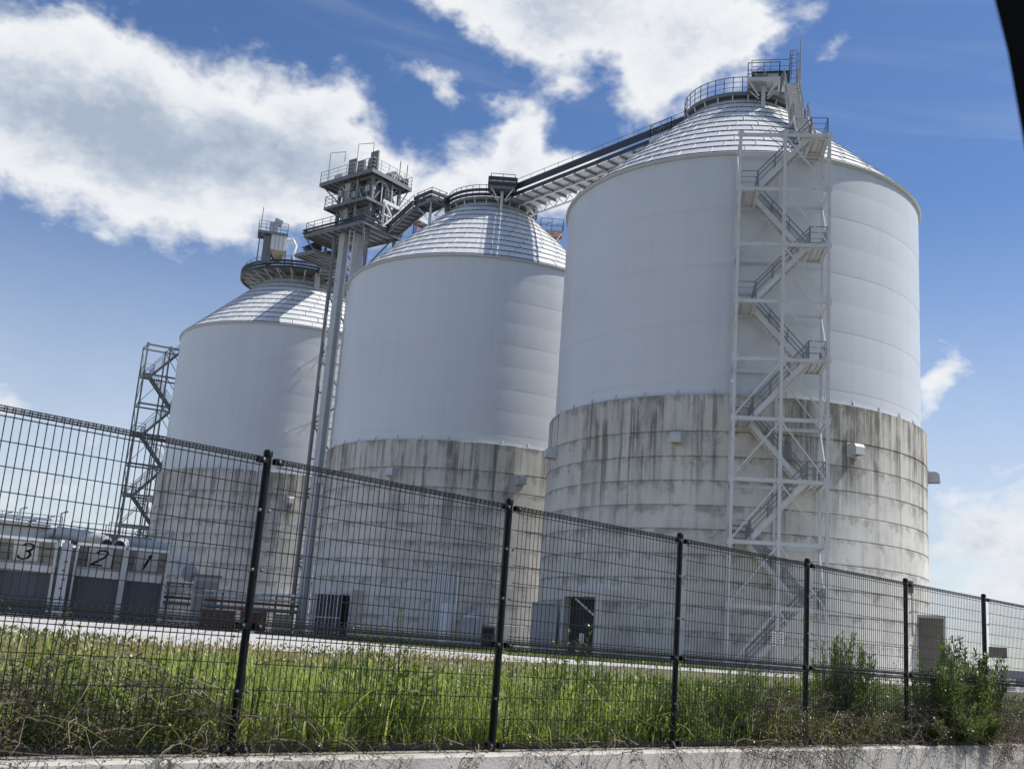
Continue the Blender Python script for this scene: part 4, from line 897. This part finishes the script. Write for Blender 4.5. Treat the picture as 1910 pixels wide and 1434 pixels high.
for i in range(4): g.tube(p+Z*(1.2+1.6*i), p+Z*(1.45+1.6*i), .17, 8)
g.build('vent_pipe', 'tank_white', None, 40, label='slim pale vent pipe with collars standing beside the glazed booth', cat='pipe')
pr_ = thing('pipe_bridge', 'low pipe bridge of pale and rusty pipes before the dust collector silo', 'pipes', FP(-13, 104, -.35))
for i, (z, r, m_) in enumerate(((2.9, .16, 'tank_white'), (2.4, .12, 'casing'), (2.05, .12, 'rust'), (1.55, .16, 'grey_steel'))):
    g = G(); g.tube(FP(-16.4, 106, z), FP(-9.9, 102.5, z), r, 8); g.build('pipe', m_, pr_, 40)
for a_ in (-16.2, -14.9, -13.6, -12.3, -11., -10.1):
    g = G(); p = FP(a_, 104.3+(a_+13)*-.55, -.35); g.beam(p, p+Z*3.2, .18); g.build('stanchion', 'grey_steel', pr_)
for lbl, a_, d_, hx, hy, hz, m_ in (('rust brown skip container standing under the pipe bridge', -13.7, 103, 1.5, .9, .75, 'rust'), ('rust brown machine housing under the pipe bridge, next to the middle silo', -12., 103, 1.1, .8, .8, 'rust'), ('pale yellowish stack of sacks by the elevator leg', -10.6, 102.5, .8, .7, .75, 'yellowish')):
    o = thing('skip' if 'skip' in lbl else ('machine_housing' if 'machine' in lbl else 'sack_stack'), lbl, 'container', FP(a_, d_, -.35)); c = FP(a_, d_, -.35)
    g = G(); g.obox(c+Z*hz, fx*hx, fy*hy, Z*hz); g.build('body', m_, o)
    g = G()
    for i in range(5): g.obox(c+fx*(-hx+.15+(2*hx-.3)*i/4)-fy*(hy+.04)+Z*hz, fx*.06, fy*.04, Z*(hz-.05))
    g.build('rib', m_, o); g = G(); g.obox(c+Z*(hz*2+.05), fx*(hx+.06), fy*(hy+.06), Z*.05); g.build('rim', 'grey_steel', o)
for a_ in (-12.6, -11.6):
    g = G(); p = FP(a_, 102.2, -.35); g.tube(p, p+Z*1.8, .08, 8); g.tube(p+Z*1.8-fx*.25, p+Z*1.8+fx*.25, .12, 8); g.tube(p+Z*.05, p+Z*.3, .18, 8)
    g.build('hydrant_pipe', 'red_pipe', None, 40, label='red standpipe before the pipe bridge', cat='pipe', group='red standpipes')

def on_wall(C, D_, az0, azd, R):
    """point on a silo wall seen at this azimuth, with its outward normal and tangent to the right"""
    dl = R_(azd-az0); b_ = D_*math.sin(dl); s = math.sqrt(max(0, R*R-b_*b_)); p = pol(azd, D_*math.cos(dl)-s); n_ = (p-Vector((C.x, C.y, 0))).normalized(); return p, n_, Vector((-n_.y, n_.x, 0))
def portal(S, C, D_, az0, a0, a1, zt, dep, pil):
    p0, n0, t0 = on_wall(C, D_, az0, a0, RC); p1, n1, t1 = on_wall(C, D_, az0, a1, RC); n_ = (n0+n1).normalized(); t_ = (p1-p0).normalized(); w = (p1-p0).length; mid = (p0+p1)/2
    h = zt+.35; base = mid+Z*YARD
    jw = .35
    g = G(); g.obox(base-t_*(w/2)+n_*(dep/2-.5)+Z*h/2, t_*.12, n_*(dep/2+.5), Z*h/2); g.build('door_jamb', '_c', S)
    g = G(); g.obox(base+t_*(w/2+pil/2)+n_*(dep/2-.5)+Z*(h+.15)/2, t_*pil/2, n_*(dep/2+.5), Z*(h+.15)/2); g.build('door_jamb', '_c', S)
    g = G(); g.obox(base+n_*(dep/2-.5)+Z*(h-.15), t_*(w/2), n_*(dep/2+.45), Z*.13); g.build('door_lintel', '_c', S)
    g = G(); g.obox(base+n_*.30+Z*(h/2-.2), t_*(w/2-.1), n_*.02, Z*(h/2-.18)); g.build('doorway_shade', 'dark_gap', S)  # near-black sheet paints in the shade inside the open doorway
    return base, n_, t_, w, h
MAT['_c'] = bpy.data.materials['silo_concrete']
base, n_, t_, w, h = portal(S3, C3, 75., 11.65, 3.95, 5.6, 3.35, .9, .75)
g = G(); g.beam(base+n_*.85-t_*w*.1+Z*(h-.4), base+n_*.85+t_*(w*.48)+Z*(h-1.3), .09); g.build('door_strut', 'galvanised', S3)
p = base+n_*1.2+t_*(w*.28)+Z*1.05; nb_ = thing('notice_board', 'small white notice board on a stand in the dark silo doorway', 'notice', p-Z*1.03)
g = G(); g.obox(p, t_*.17, n_*.02, Z*.28); g.build('board', 'tank_white', nb_); g = G(); g.beam(p-Z*1.02, p-Z*.28, .05); g.beam(p-Z*1.02-t_*.2, p-Z*1.02+t_*.2, .05); g.build('stand', 'rail', nb_)
g = G()
for i in range(3): g.obox(p+n_*.022+Z*(.15-.13*i), t_*.11, n_*.003, Z*.02)
g.build('lettering', 'ink', nb_)
def gate(S, C, D_, az0, a0, a1, zt, off, nbars, label):
    p0, n0, _ = on_wall(C, D_, az0, a0, RC); p1, n1, _ = on_wall(C, D_, az0, a1, RC); n_ = (n0+n1).normalized(); p0, p1 = p0+n_*off, p1+n_*off; t_ = (p1-p0).normalized(); L = (p1-p0).length
    g = G(); h = zt+.3
    g.beam(p0+Z*(YARD+h), p1+Z*(YARD+h), .12); g.beam(p0+Z*(YARD+.1), p1+Z*(YARD+.1), .1); g.beam(p0+Z*(YARD+h*.45), p1+Z*(YARD+h*.45), .07)
    dr = g.build('sliding_gate', 'casing', S)
    for i in range(nbars+1): g = G(); p = p0.lerp(p1, i/nbars); g.beam(p+Z*YARD, p+Z*(YARD+h), .09 if i % 3 == 0 else .05); g.build('gate_bar', 'casing', dr)
    g = G(); g.obox((p0+p1)/2-n_*.08+Z*(YARD+h/2), t_*L/2, n_*.01, Z*h/2); g.build('gate_sheet', 'hood' if label else 'dark_gap', dr)
gate(S3, C3, 75., 11.65, 2.55, 3.8, 2.75, .9, 9, True)
MAT['_c'] = bpy.data.materials['silo_concrete.001']
portal(S2, C2, 95.3, -1.87, -8.75, -6.95, 3.1, .8, .4)
gate(S2, C2, 95.3, -1.87, -8.2, -6.95, 2.9, 1.6, 7, False)
# ribbed door, tank, cabinets before silo 2
p, n_, t_ = on_wall(C2, 95.3, -1.87, -2.62, RC)
g = G(); g.obox(p+n_*.08+Z*(EYE+2.4), t_*.95, n_*.1, Z*2.7); rd = g.build('ribbed_door', 'casing', S2)
for i in range(12): g = G(); g.beam(p+n_*.2+t_*(-.88+.16*i)+Z*(EYE-.2), p+n_*.2+t_*(-.88+.16*i)+Z*(EYE+5.0), .07); g.build('door_rib', 'plate_white', rd)
q = p+n_*2.2+t_*.55; tk = thing('water_tank', 'upright white cylindrical tank before the ribbed silo door', 'tank', (q.x, q.y, YARD))
g = G(); g.lathe([(.01, YARD+.15), (.52, YARD+.15), (.52, YARD+2.75), (.46, YARD+2.95), (.01, YARD+3.0)], 24, (q.x, q.y)); g.build('body', 'tank_white', tk, 40)
g = G(); g.lathe([(.01, YARD), (.6, YARD), (.6, YARD+.16), (.01, YARD+.16)], 24, (q.x, q.y)); g.build('base', 'wall_concrete', tk, 40)
q = q+t_*1.75; cu = thing('pump_cabinet', 'grey pump cabinet with domed top between the white tank and louvred cabinet', 'cabinet', (q.x, q.y, YARD))
g = G(); g.obox(q+Z*(YARD+1.05), t_*.75, n_*.5, Z*1.05); g.build('body', 'casing', cu); g = G(); g.lathe([(.6, YARD+2.1), (.55, YARD+2.3), (.01, YARD+2.45)], 16, (q.x, q.y)); g.build('dome', 'tank_white', cu, 40)
g = G(); g.obox(q+n_*.52+t_*.3+Z*(YARD+1.1), t_*.02, n_*.02, Z*.9); g.build('door_seam', 'dark_gap', cu)
p, n_, t_ = on_wall(C2, 95.3, -1.87, -.5, RC); q = p+n_*.8; lv = thing('louvred_cabinet', 'dark louvred cabinet against the middle silo foot', 'cabinet', (q.x, q.y, YARD))
g = G(); g.obox(q+Z*(YARD+.8), t_*.6, n_*.4, Z*.8); g.build('body', 'grey_steel', lv)
for i in range(8): g = G(); g.obox(q+n_*.42+Z*(YARD+.2+.17*i), t_*.5, (n_*.6-Z*.5)*.05, (Z*.6+n_*.5)*.06); g.build('louvre', 'dark_gap', lv)
# emergency sign and annex on the right flank of silo 3
p, n_, t_ = on_wall(C3, 75., 11.65, 20.3, RC); g = G(); g.obox(p+n_*.05+Z*(EYE+5.), t_*.25, n_*.02, Z*.35); g.build('wall_sign', 'ink', S3)
g = G(); g.beam(p+n_*.1+Z*(EYE+4.6), p+n_*.1+Z*(EYE+2.2), .06); g.build('cable_conduit', 'rail', S3)
ac = pol(20.88, 71.8); an = thing('concrete_annex', 'small weathered concrete annex built against the right flank of the silo', 'annex', (ac.x, ac.y, YARD))
ax = pol(110, 1.); ay = pol(20, 1.)
g = G(); g.obox(ac+Z*(YARD+1.85), ax*1.08, ay*1.7, Z*1.85); g.build('wall', 'annex_concrete', an)
g = G(); g.obox(ac+Z*(YARD+3.78), ax*1.18, ay*1.82, Z*.08); g.build('roof_slab', 'wall_concrete', an)
g = G(); p = ac+ax*1.15-ay*1.5; g.tube(p+Z*YARD, p+Z*(YARD+3.7), .06, 8); g.build('downpipe', 'tank_white', an, 40)
# right-hand distance: floodlight on post, levee wall
q = pol(24.1, 62.); fl = thing('floodlight', 'brown backed floodlight box on a short pale post', 'floodlight', (q.x, q.y, YARD)); lx_ = pol(114, 1.); ly_ = pol(24, 1.)
g = G(); g.obox(q+Z*(EYE+1.45), lx_*.42, ly_*.12, Z*.26); g.build('lamp_box', 'lamp_brown', fl); g = G(); g.beam(q+Z*YARD, q+Z*(EYE+.9), .1); g.beam(q+Z*(EYE+.9), q+Z*(EYE+1.2)-lx_*.3, .07); g.beam(q+Z*(EYE+.9), q+Z*(EYE+1.2)+lx_*.3, .07); g.build('post', 'plate_white', fl)
q2 = q+lx_*.2; pb = thing('cable_box', 'low pale cable box at the floodlight foot', 'box', (q2.x-ly_.x, q2.y-ly_.y, YARD)); g = G(); c = q2-ly_+Z*(YARD+.25); g.obox(c, lx_*.55, ly_*.3, Z*.25); g.build('body', 'plate_white', pb); g = G(); g.obox(c+Z*.28, lx_*.6, ly_*.35, Z*.03); g.build('lid', 'tank_white', pb)
lw_ = thing('levee_wall', 'long low grey wall along the far shore beyond the floodlight', 'wall', pol(30, 230, YARD))
for i in range(16):
    p = pol(30, 230)+pol(105, 1.)*(-60+i*14); g = G(); g.obox(p+Z*(YARD+1.3), pol(105, 1.)*6.95, pol(15, 1.)*.3, Z*1.3); g.build('wall_segment', 'far_wall', lw_)

# ------------------------------------------------------------------ vegetation
def tint_mesh(name, V, Fc, tint, m):
    me = bpy.data.meshes.new(name); nv, nf = len(V), len(Fc)
    me.vertices.add(nv); me.vertices.foreach_set('co', np.asarray(V, dtype=np.float32).ravel())
    k = Fc.shape[1]; me.loops.add(nf*k); me.loops.foreach_set('vertex_index', Fc.astype(np.int32).ravel())
    me.polygons.add(nf); me.polygons.foreach_set('loop_start', np.arange(0, nf*k, k, dtype=np.int32))
    at = me.attributes.new('tint', 'FLOAT', 'POINT'); at.data.foreach_set('value', np.asarray(tint, dtype=np.float32))
    me.materials.append(MAT[m]); me.update(); me.validate(); return me
def blades(base, h, w, lean, az_, tint, segs=4, droop=.5):
    """arched strips: base (n,3), height, width, lean ratio, azimuth"""
    n = len(base); t = np.linspace(0, 1, segs+1); d = np.stack([np.cos(az_), np.sin(az_), np.zeros(n)], 1); s = np.stack([-np.sin(az_), np.cos(az_), np.zeros(n)], 1)
    tw = rng.uniform(-.8, .8, n); s = s*np.cos(tw)[:, None]+d*np.sin(tw)[:, None]
    V = np.zeros((n, segs+1, 2, 3))
    for i, tt in enumerate(t):
        c = base+d*(lean*h*tt**1.8)[:, None]; c[:, 2] += h*(tt-droop*lean*tt**3)
        ww = w*(1-tt**1.6)*.5*(1 if tt < 1 else 0)+w*.02
        V[:, i, 0] = c-s*ww[:, None]; V[:, i, 1] = c+s*ww[:, None]
    idx = np.arange(n)[:, None]*(segs+1)*2
    F = np.concatenate([np.stack([idx[:, 0]+2*i, idx[:, 0]+2*i+1, idx[:, 0]+2*i+3, idx[:, 0]+2*i+2], 1) for i in range(segs)])
    return V.reshape(-1, 3), F, np.repeat(tint, (segs+1)*2)
def field_z(n): return np.interp(n, [p[0] for p in prof], [p[1] for p in prof])
f0 = np.array(F0); fu = np.array(FU); fn = np.array(FN)
def to_w(u, n): p = f0+np.outer(u, fu)+np.outer(n, fn); p[:, 2] = field_z(n)-.02; return p
def patch(u, n, sc=.35, ph=0.):      # cheap smooth pseudo-noise for clumping
    return .5+.25*np.sin(u*sc*2.1+ph+1.3*np.sin(n*sc*1.7))+.25*np.sin(n*sc*3.3+ph*2+1.1*np.sin(u*sc*2.9))
def inside_field(u, n):              # grass stops at the pavement edge
    p = f0[:2]+np.outer(u, fu[:2])+np.outer(n, fn[:2]); x, y = p[:, 0], p[:, 1]
    e = np.interp(x, [-60, -14, -4.9, 4, 14, 34, 90], [6, 12.2, 15.2, 33.5, 41, 56, 90]); return y < e-.1
# long grass
n_b = 52000; u = rng.uniform(-5, 20, n_b); n = .12+9.5*rng.beta(1.0, 1.9, n_b)
ok = inside_field(u, n); k = patch(u, n, .6); dens_ = np.clip(.15+.85*np.clip((u-(-1.2))/2.5, 0, 1), 0, 1)*np.clip(1.-np.clip((u-4.2)/3.5, 0, .75), 0, 1)
ok &= rng.random(n_b) < dens_; u, n, k = u[ok], n[ok], k[ok]; m_ = len(u)
hgt = (.22+.30*rng.random(m_))*(.65+.6*k)*np.interp(n, [0, 2.5, 4.5, 7, 10], [1.15, 1.05, .65, .32, .25]); base_ = to_w(u, n)
V, F, T = blades(base_, hgt, rng.uniform(.007, .016, m_), rng.uniform(.15, .85, m_), rng.uniform(0, 2*np.pi, m_), np.clip(rng.normal(.45, .24, m_), 0, 1))
n_b = 15000; u2 = rng.uniform(-4.5, 9, n_b); n2 = .1+4.2*rng.beta(1., 1.7, n_b); k2 = patch(u2, n2, 1.5, .7)*patch(u2, n2, 3.1, 2.)
ok = rng.random(n_b) < np.clip((k2-.12)*3.2, 0, 1)*np.interp(u2, [-4.5, -1, .5, 6.5, 9], [.35, .6, 1, 1, .2]); u2, n2, k2 = u2[ok], n2[ok], k2[ok]; m_ = len(u2)
V2, F2, T2_ = blades(to_w(u2, n2), (.34+.36*rng.random(m_))*(.75+.8*k2)*np.interp(n2, [0, 4.3], [1., .75]), rng.uniform(.010, .022, m_), rng.uniform(.35, 1.25, m_), rng.uniform(0, 2*np.pi, m_), np.clip(rng.normal(.6, .22, m_), 0, 1), 6, .62)
F = np.concatenate([F, F2+len(V)]); V = np.concatenate([V, V2]); T = np.concatenate([T, T2_])
link('long_grass', tint_mesh('long_grass', V, F, T, 'grass'), None, 'long bright green grass growing behind the mesh fence', 'grass', kind='stuff')
# low clover, partly dried to reddish brown
n_b = 60000; u = rng.uniform(-7, 12, n_b); n = rng.uniform(.3, 11.5, n_b); ok = inside_field(u, n) & (rng.random(n_b) < np.clip(1.2-np.clip((u-1.5)/4, 0, .85), 0, 1))
u, n = u[ok], n[ok]; m_ = len(u); base_ = to_w(u, n); base_[:, 2] += rng.uniform(.0, .16, m_)
V, F, T = blades(base_, rng.uniform(.03, .085, m_), rng.uniform(.015, .04, m_), rng.uniform(.6, 1.4, m_), rng.uniform(0, 2*np.pi, m_), np.clip(rng.normal(.25, .2, m_)+.55*(patch(u, n, .5, 2.) > .42)*np.clip((n-1.5)/3, 0, 1), 0, 1), 2, .3)
link('clover_cover', tint_mesh('clover_cover', V, F, T, 'clover'), None, 'low clover and ground cover dried to reddish brown along the pavement', 'ground cover', kind='stuff')
# right-hand rough growth
n_b = 34000; u = rng.uniform(3.6, 24, n_b); n = .1+6*rng.beta(1, 2, n_b); base_ = to_w(u, n); base_[:, 2] += rng.uniform(0, .3, n_b)*patch(u, n, .9, 1.)
V, F, T = blades(base_, rng.uniform(.06, .22, n_b), rng.uniform(.012, .03, n_b), rng.uniform(.3, 1.2, n_b), rng.uniform(0, 2*np.pi, n_b), np.clip(rng.normal(.4, .25, n_b), 0, 1), 3, .4)
link('rough_growth', tint_mesh('rough_growth', V, F, T, 'weed_leaf'), None, 'rough leafy weeds filling the bank below the large silo', 'weeds', kind='stuff')
# verge grass before the silos
n_b = 9000; poly = np.array(vg); uu, vv = rng.uniform(-12, 13, n_b), rng.uniform(44, 85, n_b)
def in_poly(x, y, P):
    c = np.zeros(len(x), bool)
    for i in range(len(P)):
        (x0, y0), (x1, y1) = P[i-1], P[i]; hit = ((y0 > y) != (y1 > y)) & (x < (x1-x0)*(y-y0)/(y1-y0+1e-12)+x0); c ^= hit
    return c
ok = in_poly(uu, vv, poly); base_ = np.stack([uu[ok], vv[ok], np.full(ok.sum(), YARD)], 1); m_ = len(base_)
V, F, T = blades(base_, rng.uniform(.1, .3, m_), rng.uniform(.03, .06, m_), rng.uniform(.2, .9, m_), rng.uniform(0, 2*np.pi, m_), np.clip(rng.normal(.3, .2, m_), 0, 1), 2)
link('verge_grass', tint_mesh('verge_grass', V, F, T, 'weed_leaf'), None, 'dark green grass verge at the foot of the silos', 'grass', kind='stuff')
# dead stems and vines matted at the foot of the fence
def tangle(label, spots, seed, leafy):
    r = random.Random(seed); g = G(); LB = []
    for (u0, u1, n0, n1, cnt, zmax) in spots:
        for _ in range(cnt):
            p = fp(0)+FU*r.uniform(u0, u1)+FN*r.uniform(n0, n1); nn = (p-F0).dot(FN); p.z = (float(field_z(np.array([nn]))[0]) if nn > 0 else .52)+r.uniform(.0, zmax)
            d = Vector((r.uniform(-1, 1), r.uniform(-1, 1), r.uniform(-.35, .5))).normalized(); pts = [p.copy()]; L = r.uniform(.06, .13)
            for i in range(r.randint(4, 8)):
                d = (d+Vector((r.uniform(-.6, .6), r.uniform(-.6, .6), r.uniform(-.55, .3)))).normalized(); p = p+d*L
                if (p-F0).dot(FN) > -.16: p.z = max(p.z, .53)
                pts.append(p.copy())
            rad = r.uniform(.0016, .0042); g.path(pts, [rad*(1-.6*i/len(pts)) for i in range(len(pts))], 3)
            for q in pts[1:]:
                for _ in range(leafy): LB.append(q+Vector((r.uniform(-.04, .04), r.uniform(-.04, .04), r.uniform(-.03, .03))))
    t = g.build('dead_brush', 'dry_twig', None, label=label, cat='brush', kind='stuff')
    b = np.array([tuple(x) for x in LB]); m_ = len(b); rr = np.random.default_rng(seed)
    V, F, T = blades(b, rr.uniform(.01, .05, m_), rr.uniform(.004, .012, m_), rr.uniform(.8, 2.5, m_), rr.uniform(0, 6.28, m_), rr.random(m_), 2, .6)
    link('dead_leaf_litter', tint_mesh('dead_leaf_litter', V, F, T, 'dry_leaf'), t)['kind'] = 'stuff'
tangle('matted dead grey stems and vines at the fence foot', [(-4.2, -.1, -.08, .7, 720, .42), (-.3, 1.2, -.1, .35, 110, .14), (1.2, 6., -.13, .3, 150, .1), (-3.6, -1, .2, 1.2, 200, .5)], 3, 3)
tangle('heaped dead brown brush spilling over the wall under the shrubs', [(5.2, 15, -.12, .9, 1500, .45), (14, 22, -.1, .8, 420, .3), (9.3, 11.5, -.22, -.12, 70, .1), (4.5, 7, -.2, .1, 60, .05)], 4, 5)
# hanging roots and vines on the wall face
r = random.Random(12); g = G()
for _ in range(48):
    u_ = r.choice([r.uniform(3.6, 4.6), r.uniform(4.6, 7.2), r.uniform(6.5, 12), r.uniform(8.5, 12)]); p = fp(0)+FU*u_+FN*-.13+Z*.56; pts = [p.copy()]; d = Vector((0, 0, -.25))+FN*-.35
    for i in range(r.randint(3, 7)):
        d = (d+FU*r.uniform(-.8, .8)+Z*r.uniform(-.5, .1)).normalized(); p = p+d*r.uniform(.02, .055); nn = (p-F0).dot(FN); p = p+FN*(-.166-nn if nn > -.166 and p.z < .545 else (-.2-nn if nn < -.2 else 0)); pts.append(p.copy())
    g.path(pts, .0022, 3)
g.build('hanging_vines', 'dry_twig', None, label='thin dead vines hanging over the front of the kerb wall', cat='vines', kind='stuff')

def plant_proto(kind, seed):
    """upright herb or shrub about 1 m high: stems and leaves, returns (stem mesh, leaf mesh)"""
    r = random.Random(seed); g = G(); LB, LH, LWd, LL, LA, LT = [], [], [], [], [], []
    ns, spread, leaf, wd, mm, dn = {'weed': (3, .10, .085, .018, 'weed_leaf', 34), 'light': (5, .22, .07, .026, 'light_leaf', 22), 'shrub': (20, .33, .07, .012, 'shrub_leaf', 150), 'reed': (6, .15, .3, .014, 'grass', 6), 'broad': (7, .26, .10, .055, 'broad_leaf', 16)}[kind]
    for s in range(ns):
        a = r.uniform(0, 6.28); top = Vector((math.cos(a)*spread*r.random()**.6, math.sin(a)*spread*r.random()**.6, (r.uniform(.45, 1.) if kind == 'shrub' else r.uniform(.7, 1.)) if s else 1.)); b = Vector((math.cos(a)*spread*.15, math.sin(a)*spread*.15, 0))
        mid = b.lerp(top, .5)+Vector((r.uniform(-.05, .05), r.uniform(-.05, .05), 0)); pts = [b, b.lerp(mid, .6), mid, mid.lerp(top, .6), top]; g.path(pts, [.007, .006, .005, .004, .002], 4)
        for i in range(dn):
            t = r.uniform(.12, 1.)**(.8); q = pts[0].lerp(top, t)+(mid-b.lerp(top, .5))*math.sin(t*math.pi)
            off = r.uniform(0, (.15*(1.15-t)) if kind == 'shrub' else .03); ang = r.uniform(0, 6.28); q = q+Vector((math.cos(ang)*off, math.sin(ang)*off, off*.4))
            LB.append(tuple(q)); LH.append(leaf*r.uniform(.6, 1.2)*(1.2-.6*t)); LWd.append(wd*r.uniform(.7, 1.2)); LL.append(r.uniform(.5, 1.5)); LA.append(ang); LT.append(min(1, max(0, r.gauss(.35+.3*t, .2))))
    V, F, T = blades(np.array(LB), np.array(LH), np.array(LWd), np.array(LL), np.array(LA), np.array(LT), 3, .45)
    sm_ = g.mesh('stem', 60); sm_.materials.append(MAT['green_stem']); return sm_, tint_mesh('foliage', V, F, T, mm)
PR = {k: [plant_proto(k, 100+i*7+len(k)) for i in range(3)] for k in ('weed', 'light', 'shrub', 'reed', 'broad')}
def plant(kind, u_, n_, h, label, name, group=None, wide=1.):
    p = fp(0)+FU*u_+FN*n_; z = float(field_z(np.array([n_]))[0])-.03 if n_ > -.05 else .55
    t = thing(name, label, 'shrub' if kind == 'shrub' else 'weed', (p.x, p.y, z), group); sm_, lm = random.choice(PR[kind])
    rz = random.uniform(0, 6.28)
    for nm, me in (('stem', sm_), ('foliage', lm)):
        o = link(nm, me, t, rz=rz); o.scale = (h*wide, h*wide, h)
def at_fence(azd, n_=0.):          # distance along the fence line where this bearing crosses a line n_ behind it
    a = F0+FN*n_; d = pol(azd, 1.); den = d.x*FU.y-d.y*FU.x; s = (a.x*FU.y-a.y*FU.x)/den; q = d*s; return (q-a).dot(FU)
# two big shrubs that push through the fence on the right
for i, (a_, n_, h) in enumerate(((21.3, .15, 1.08), (22.4, .2, 1.28), (22.9, .1, 1.15), (21.9, -.05, .9), (23.3, .3, 1.1), (20.9, .3, .85))):
    plant('shrub', at_fence(a_, n_), n_, h, 'stem of the dense feathery green shrub pushing through the fence and spilling over the wall', 'feathery_shrub', 'shrub stems pushing through the fence', 1.05)
for i in range(9):
    a_ = random.uniform(20.6, 23.4); plant('shrub', at_fence(a_, -.1), -.1, random.uniform(.22, .42), 'low feathery sprig spilling over the kerb wall below the big shrub', 'feathery_sprig', 'sprigs spilling over the wall', 1.9)
for i in range(46):
    a_ = random.uniform(-13.5, 6.5); n_ = random.uniform(.15, 2.6); kd = random.choice(['weed', 'broad', 'light', 'weed', 'reed']); lk = {'weed': 'narrow leafed green weed', 'broad': 'broad leafed plant', 'light': 'yellow-green weed', 'reed': 'grass tuft'}[kd]
    plant(kd, at_fence(a_, n_), n_, random.uniform(.3, .66), lk+' standing in the long grass behind the fence', 'meadow_weed', lk+'s in the long grass', 1.3)
for i, (a_, n_, h) in enumerate(((17.0, .5, 1.18), (17.6, .35, 1.08), (16.7, .8, 1.0))):
    plant('shrub', at_fence(a_, n_), n_, h, 'upright shrub growing behind the fence before the shaded annex shadow', 'upright_shrub', 'upright shrubs behind the fence', .8)
for a_, n_, h in ((-20.6, .35, .72), (-21.8, .5, .8), (-19.8, .7, .62), (-23.2, .4, .65)):
    plant('light', at_fence(a_, n_), n_, h, 'yellow-green leafy sapling among the dead stems at the fence', 'leafy_sapling', 'yellow-green saplings')
for a_, n_, h in ((-6.3, .5, .98), (-5.2, .6, .92), (-4.6, .5, .98), (-7., .9, .8)):
    plant('weed', at_fence(a_, n_), n_, h, 'tall pale weed reaching above the middle rail of the fence', 'tall_weed', 'tall weeds above the middle rail', .8)
for a_, n_, h in ((3.4, 1.2, .95), (4.7, 1.2, .98), (3., 1.6, .8), (5.6, 1., .8), (6.6, 1., .8), (7.4, .8, .75), (-1.2, 1.0, .62), (-.2, .9, .6), (-.7, 1.3, .6), (2., 1.4, .66), (1.2, 1.5, .62)):
    plant('weed', at_fence(a_, n_), n_, h, 'bright weed with whorled leaves behind the fence near the dark doorway', 'whorled_weed', 'whorled weeds near the doorway', 1.)
for i in range(74):
    a_ = random.uniform(4.5, 20.8); n_ = random.uniform(.2, 2.4); kd = random.choice(['weed', 'weed', 'shrub', 'light'])
    wh = 'between the dark doorway and the stair tower' if a_ < 10.5 else ('before the stair tower foot' if a_ < 16 else 'beside the feathery shrub')
    lk = {'weed': 'broad leafed green weed', 'shrub': 'dark feathery weed', 'light': 'pale yellowish weed'}[kd]
    plant(kd, at_fence(a_, n_), n_, random.uniform(.4, .8)*(1. if a_ > 8 else .8), lk+' on the rough bank '+wh, 'bank_weed', lk+'s '+wh, 1.15)
for i in range(26):
    a_ = random.uniform(6., 20.5); n_ = random.uniform(.12, 1.2); wh = 'before the stair tower' if a_ > 11 else 'left of the stair tower before the silo wall'
    plant('broad', at_fence(a_, n_), n_, random.uniform(.25, .6), 'low broad leafed light green plant '+wh, 'broad_leaf_plant', 'broad leafed plants '+wh, 1.2)
for i in range(14):
    a_ = random.uniform(-26, -15.); n_ = random.uniform(.12, 1.); plant('broad', at_fence(a_, n_), n_, random.uniform(.25, .5), 'low broad leafed plant among the matted dead stems', 'broad_leaf_plant', 'broad leafed plants among the dead stems', 1.2)
for i in range(36):
    a_ = random.uniform(-26, -14.5); n_ = random.uniform(.15, 1.8); kd = random.choice(['weed', 'weed', 'light']); lk = 'narrow green weed' if kd == 'weed' else 'pale leafed weed'
    plant(kd, at_fence(a_, n_), n_, random.uniform(.32, .66), lk+' growing out of the matted dead stems before the loading bays', 'thicket_weed', lk+'s in the dead stems', 1.4)
for i in range(30):
    a_ = random.uniform(-13, 6); n_ = random.uniform(.1, 1.); plant('reed', at_fence(a_, n_), n_, random.uniform(.35, .6), 'arching clump of long bladed grass leaning against the fence', 'grass_clump', 'arching grass clumps', 1.5)
for i in range(10):
    a_ = random.uniform(23.8, 27); n_ = random.uniform(.2, 1.5); plant('weed', at_fence(a_, n_), n_, random.uniform(.3, .5), 'short weed behind the fence towards the floodlight', 'short_weed', 'short weeds by the floodlight', 1.2)

# ------------------------------------------------------------------ the window pillar of the car the picture is taken from
car = thing('car_door_frame', 'black car door frame with its window pillar close to the viewer', 'car door', pol(31, .72, .25))
edge = [(20.5, 47), (22.9, 39), (24.83, 31.55), (25.39, 29.12), (25.99, 24.95), (27.1, 15), (28.3, 0), (29.2, -15), (30, -26)]
DP_ = .68; vs = []
for a_, e_ in edge:
    p = pol(a_, DP_, EYE+DP_*math.tan(R_(e_))); r_ = Vector((math.cos(R_(a_)), -math.sin(R_(a_)), 0)); f_ = pol(a_, 1.)
    vs += [p, p+r_*.012+f_*.018, p+r_*.05+f_*.03, p+r_*.10+f_*.025, p+r_*.10-f_*.03, p+r_*.02-f_*.03]
k = 6; g = G(); g.add(vs, [(i*k+j, i*k+(j+1) % k, (i+1)*k+(j+1) % k, (i+1)*k+j) for i in range(len(edge)-1) for j in range(k)]+[tuple(range(k))[::-1], tuple((len(edge)-1)*k+j for j in range(k))]); g.build('pillar', 'car_black', car, 50)
r30 = Vector((math.cos(R_(30)), -math.sin(R_(30)), 0)); f30 = pol(30, 1.); c = pol(31, .72)
g = G(); g.obox(c+r30*.15+Z*.57, r30*.5, f30*.06, Z*.34); g.build('door_panel', 'car_paint', car)
g = G(); g.obox(c+r30*.15+Z*.12, r30*.5, f30*.07, Z*.11); g.build('sill', 'car_black', car)

print('objects', len(bpy.data.objects))
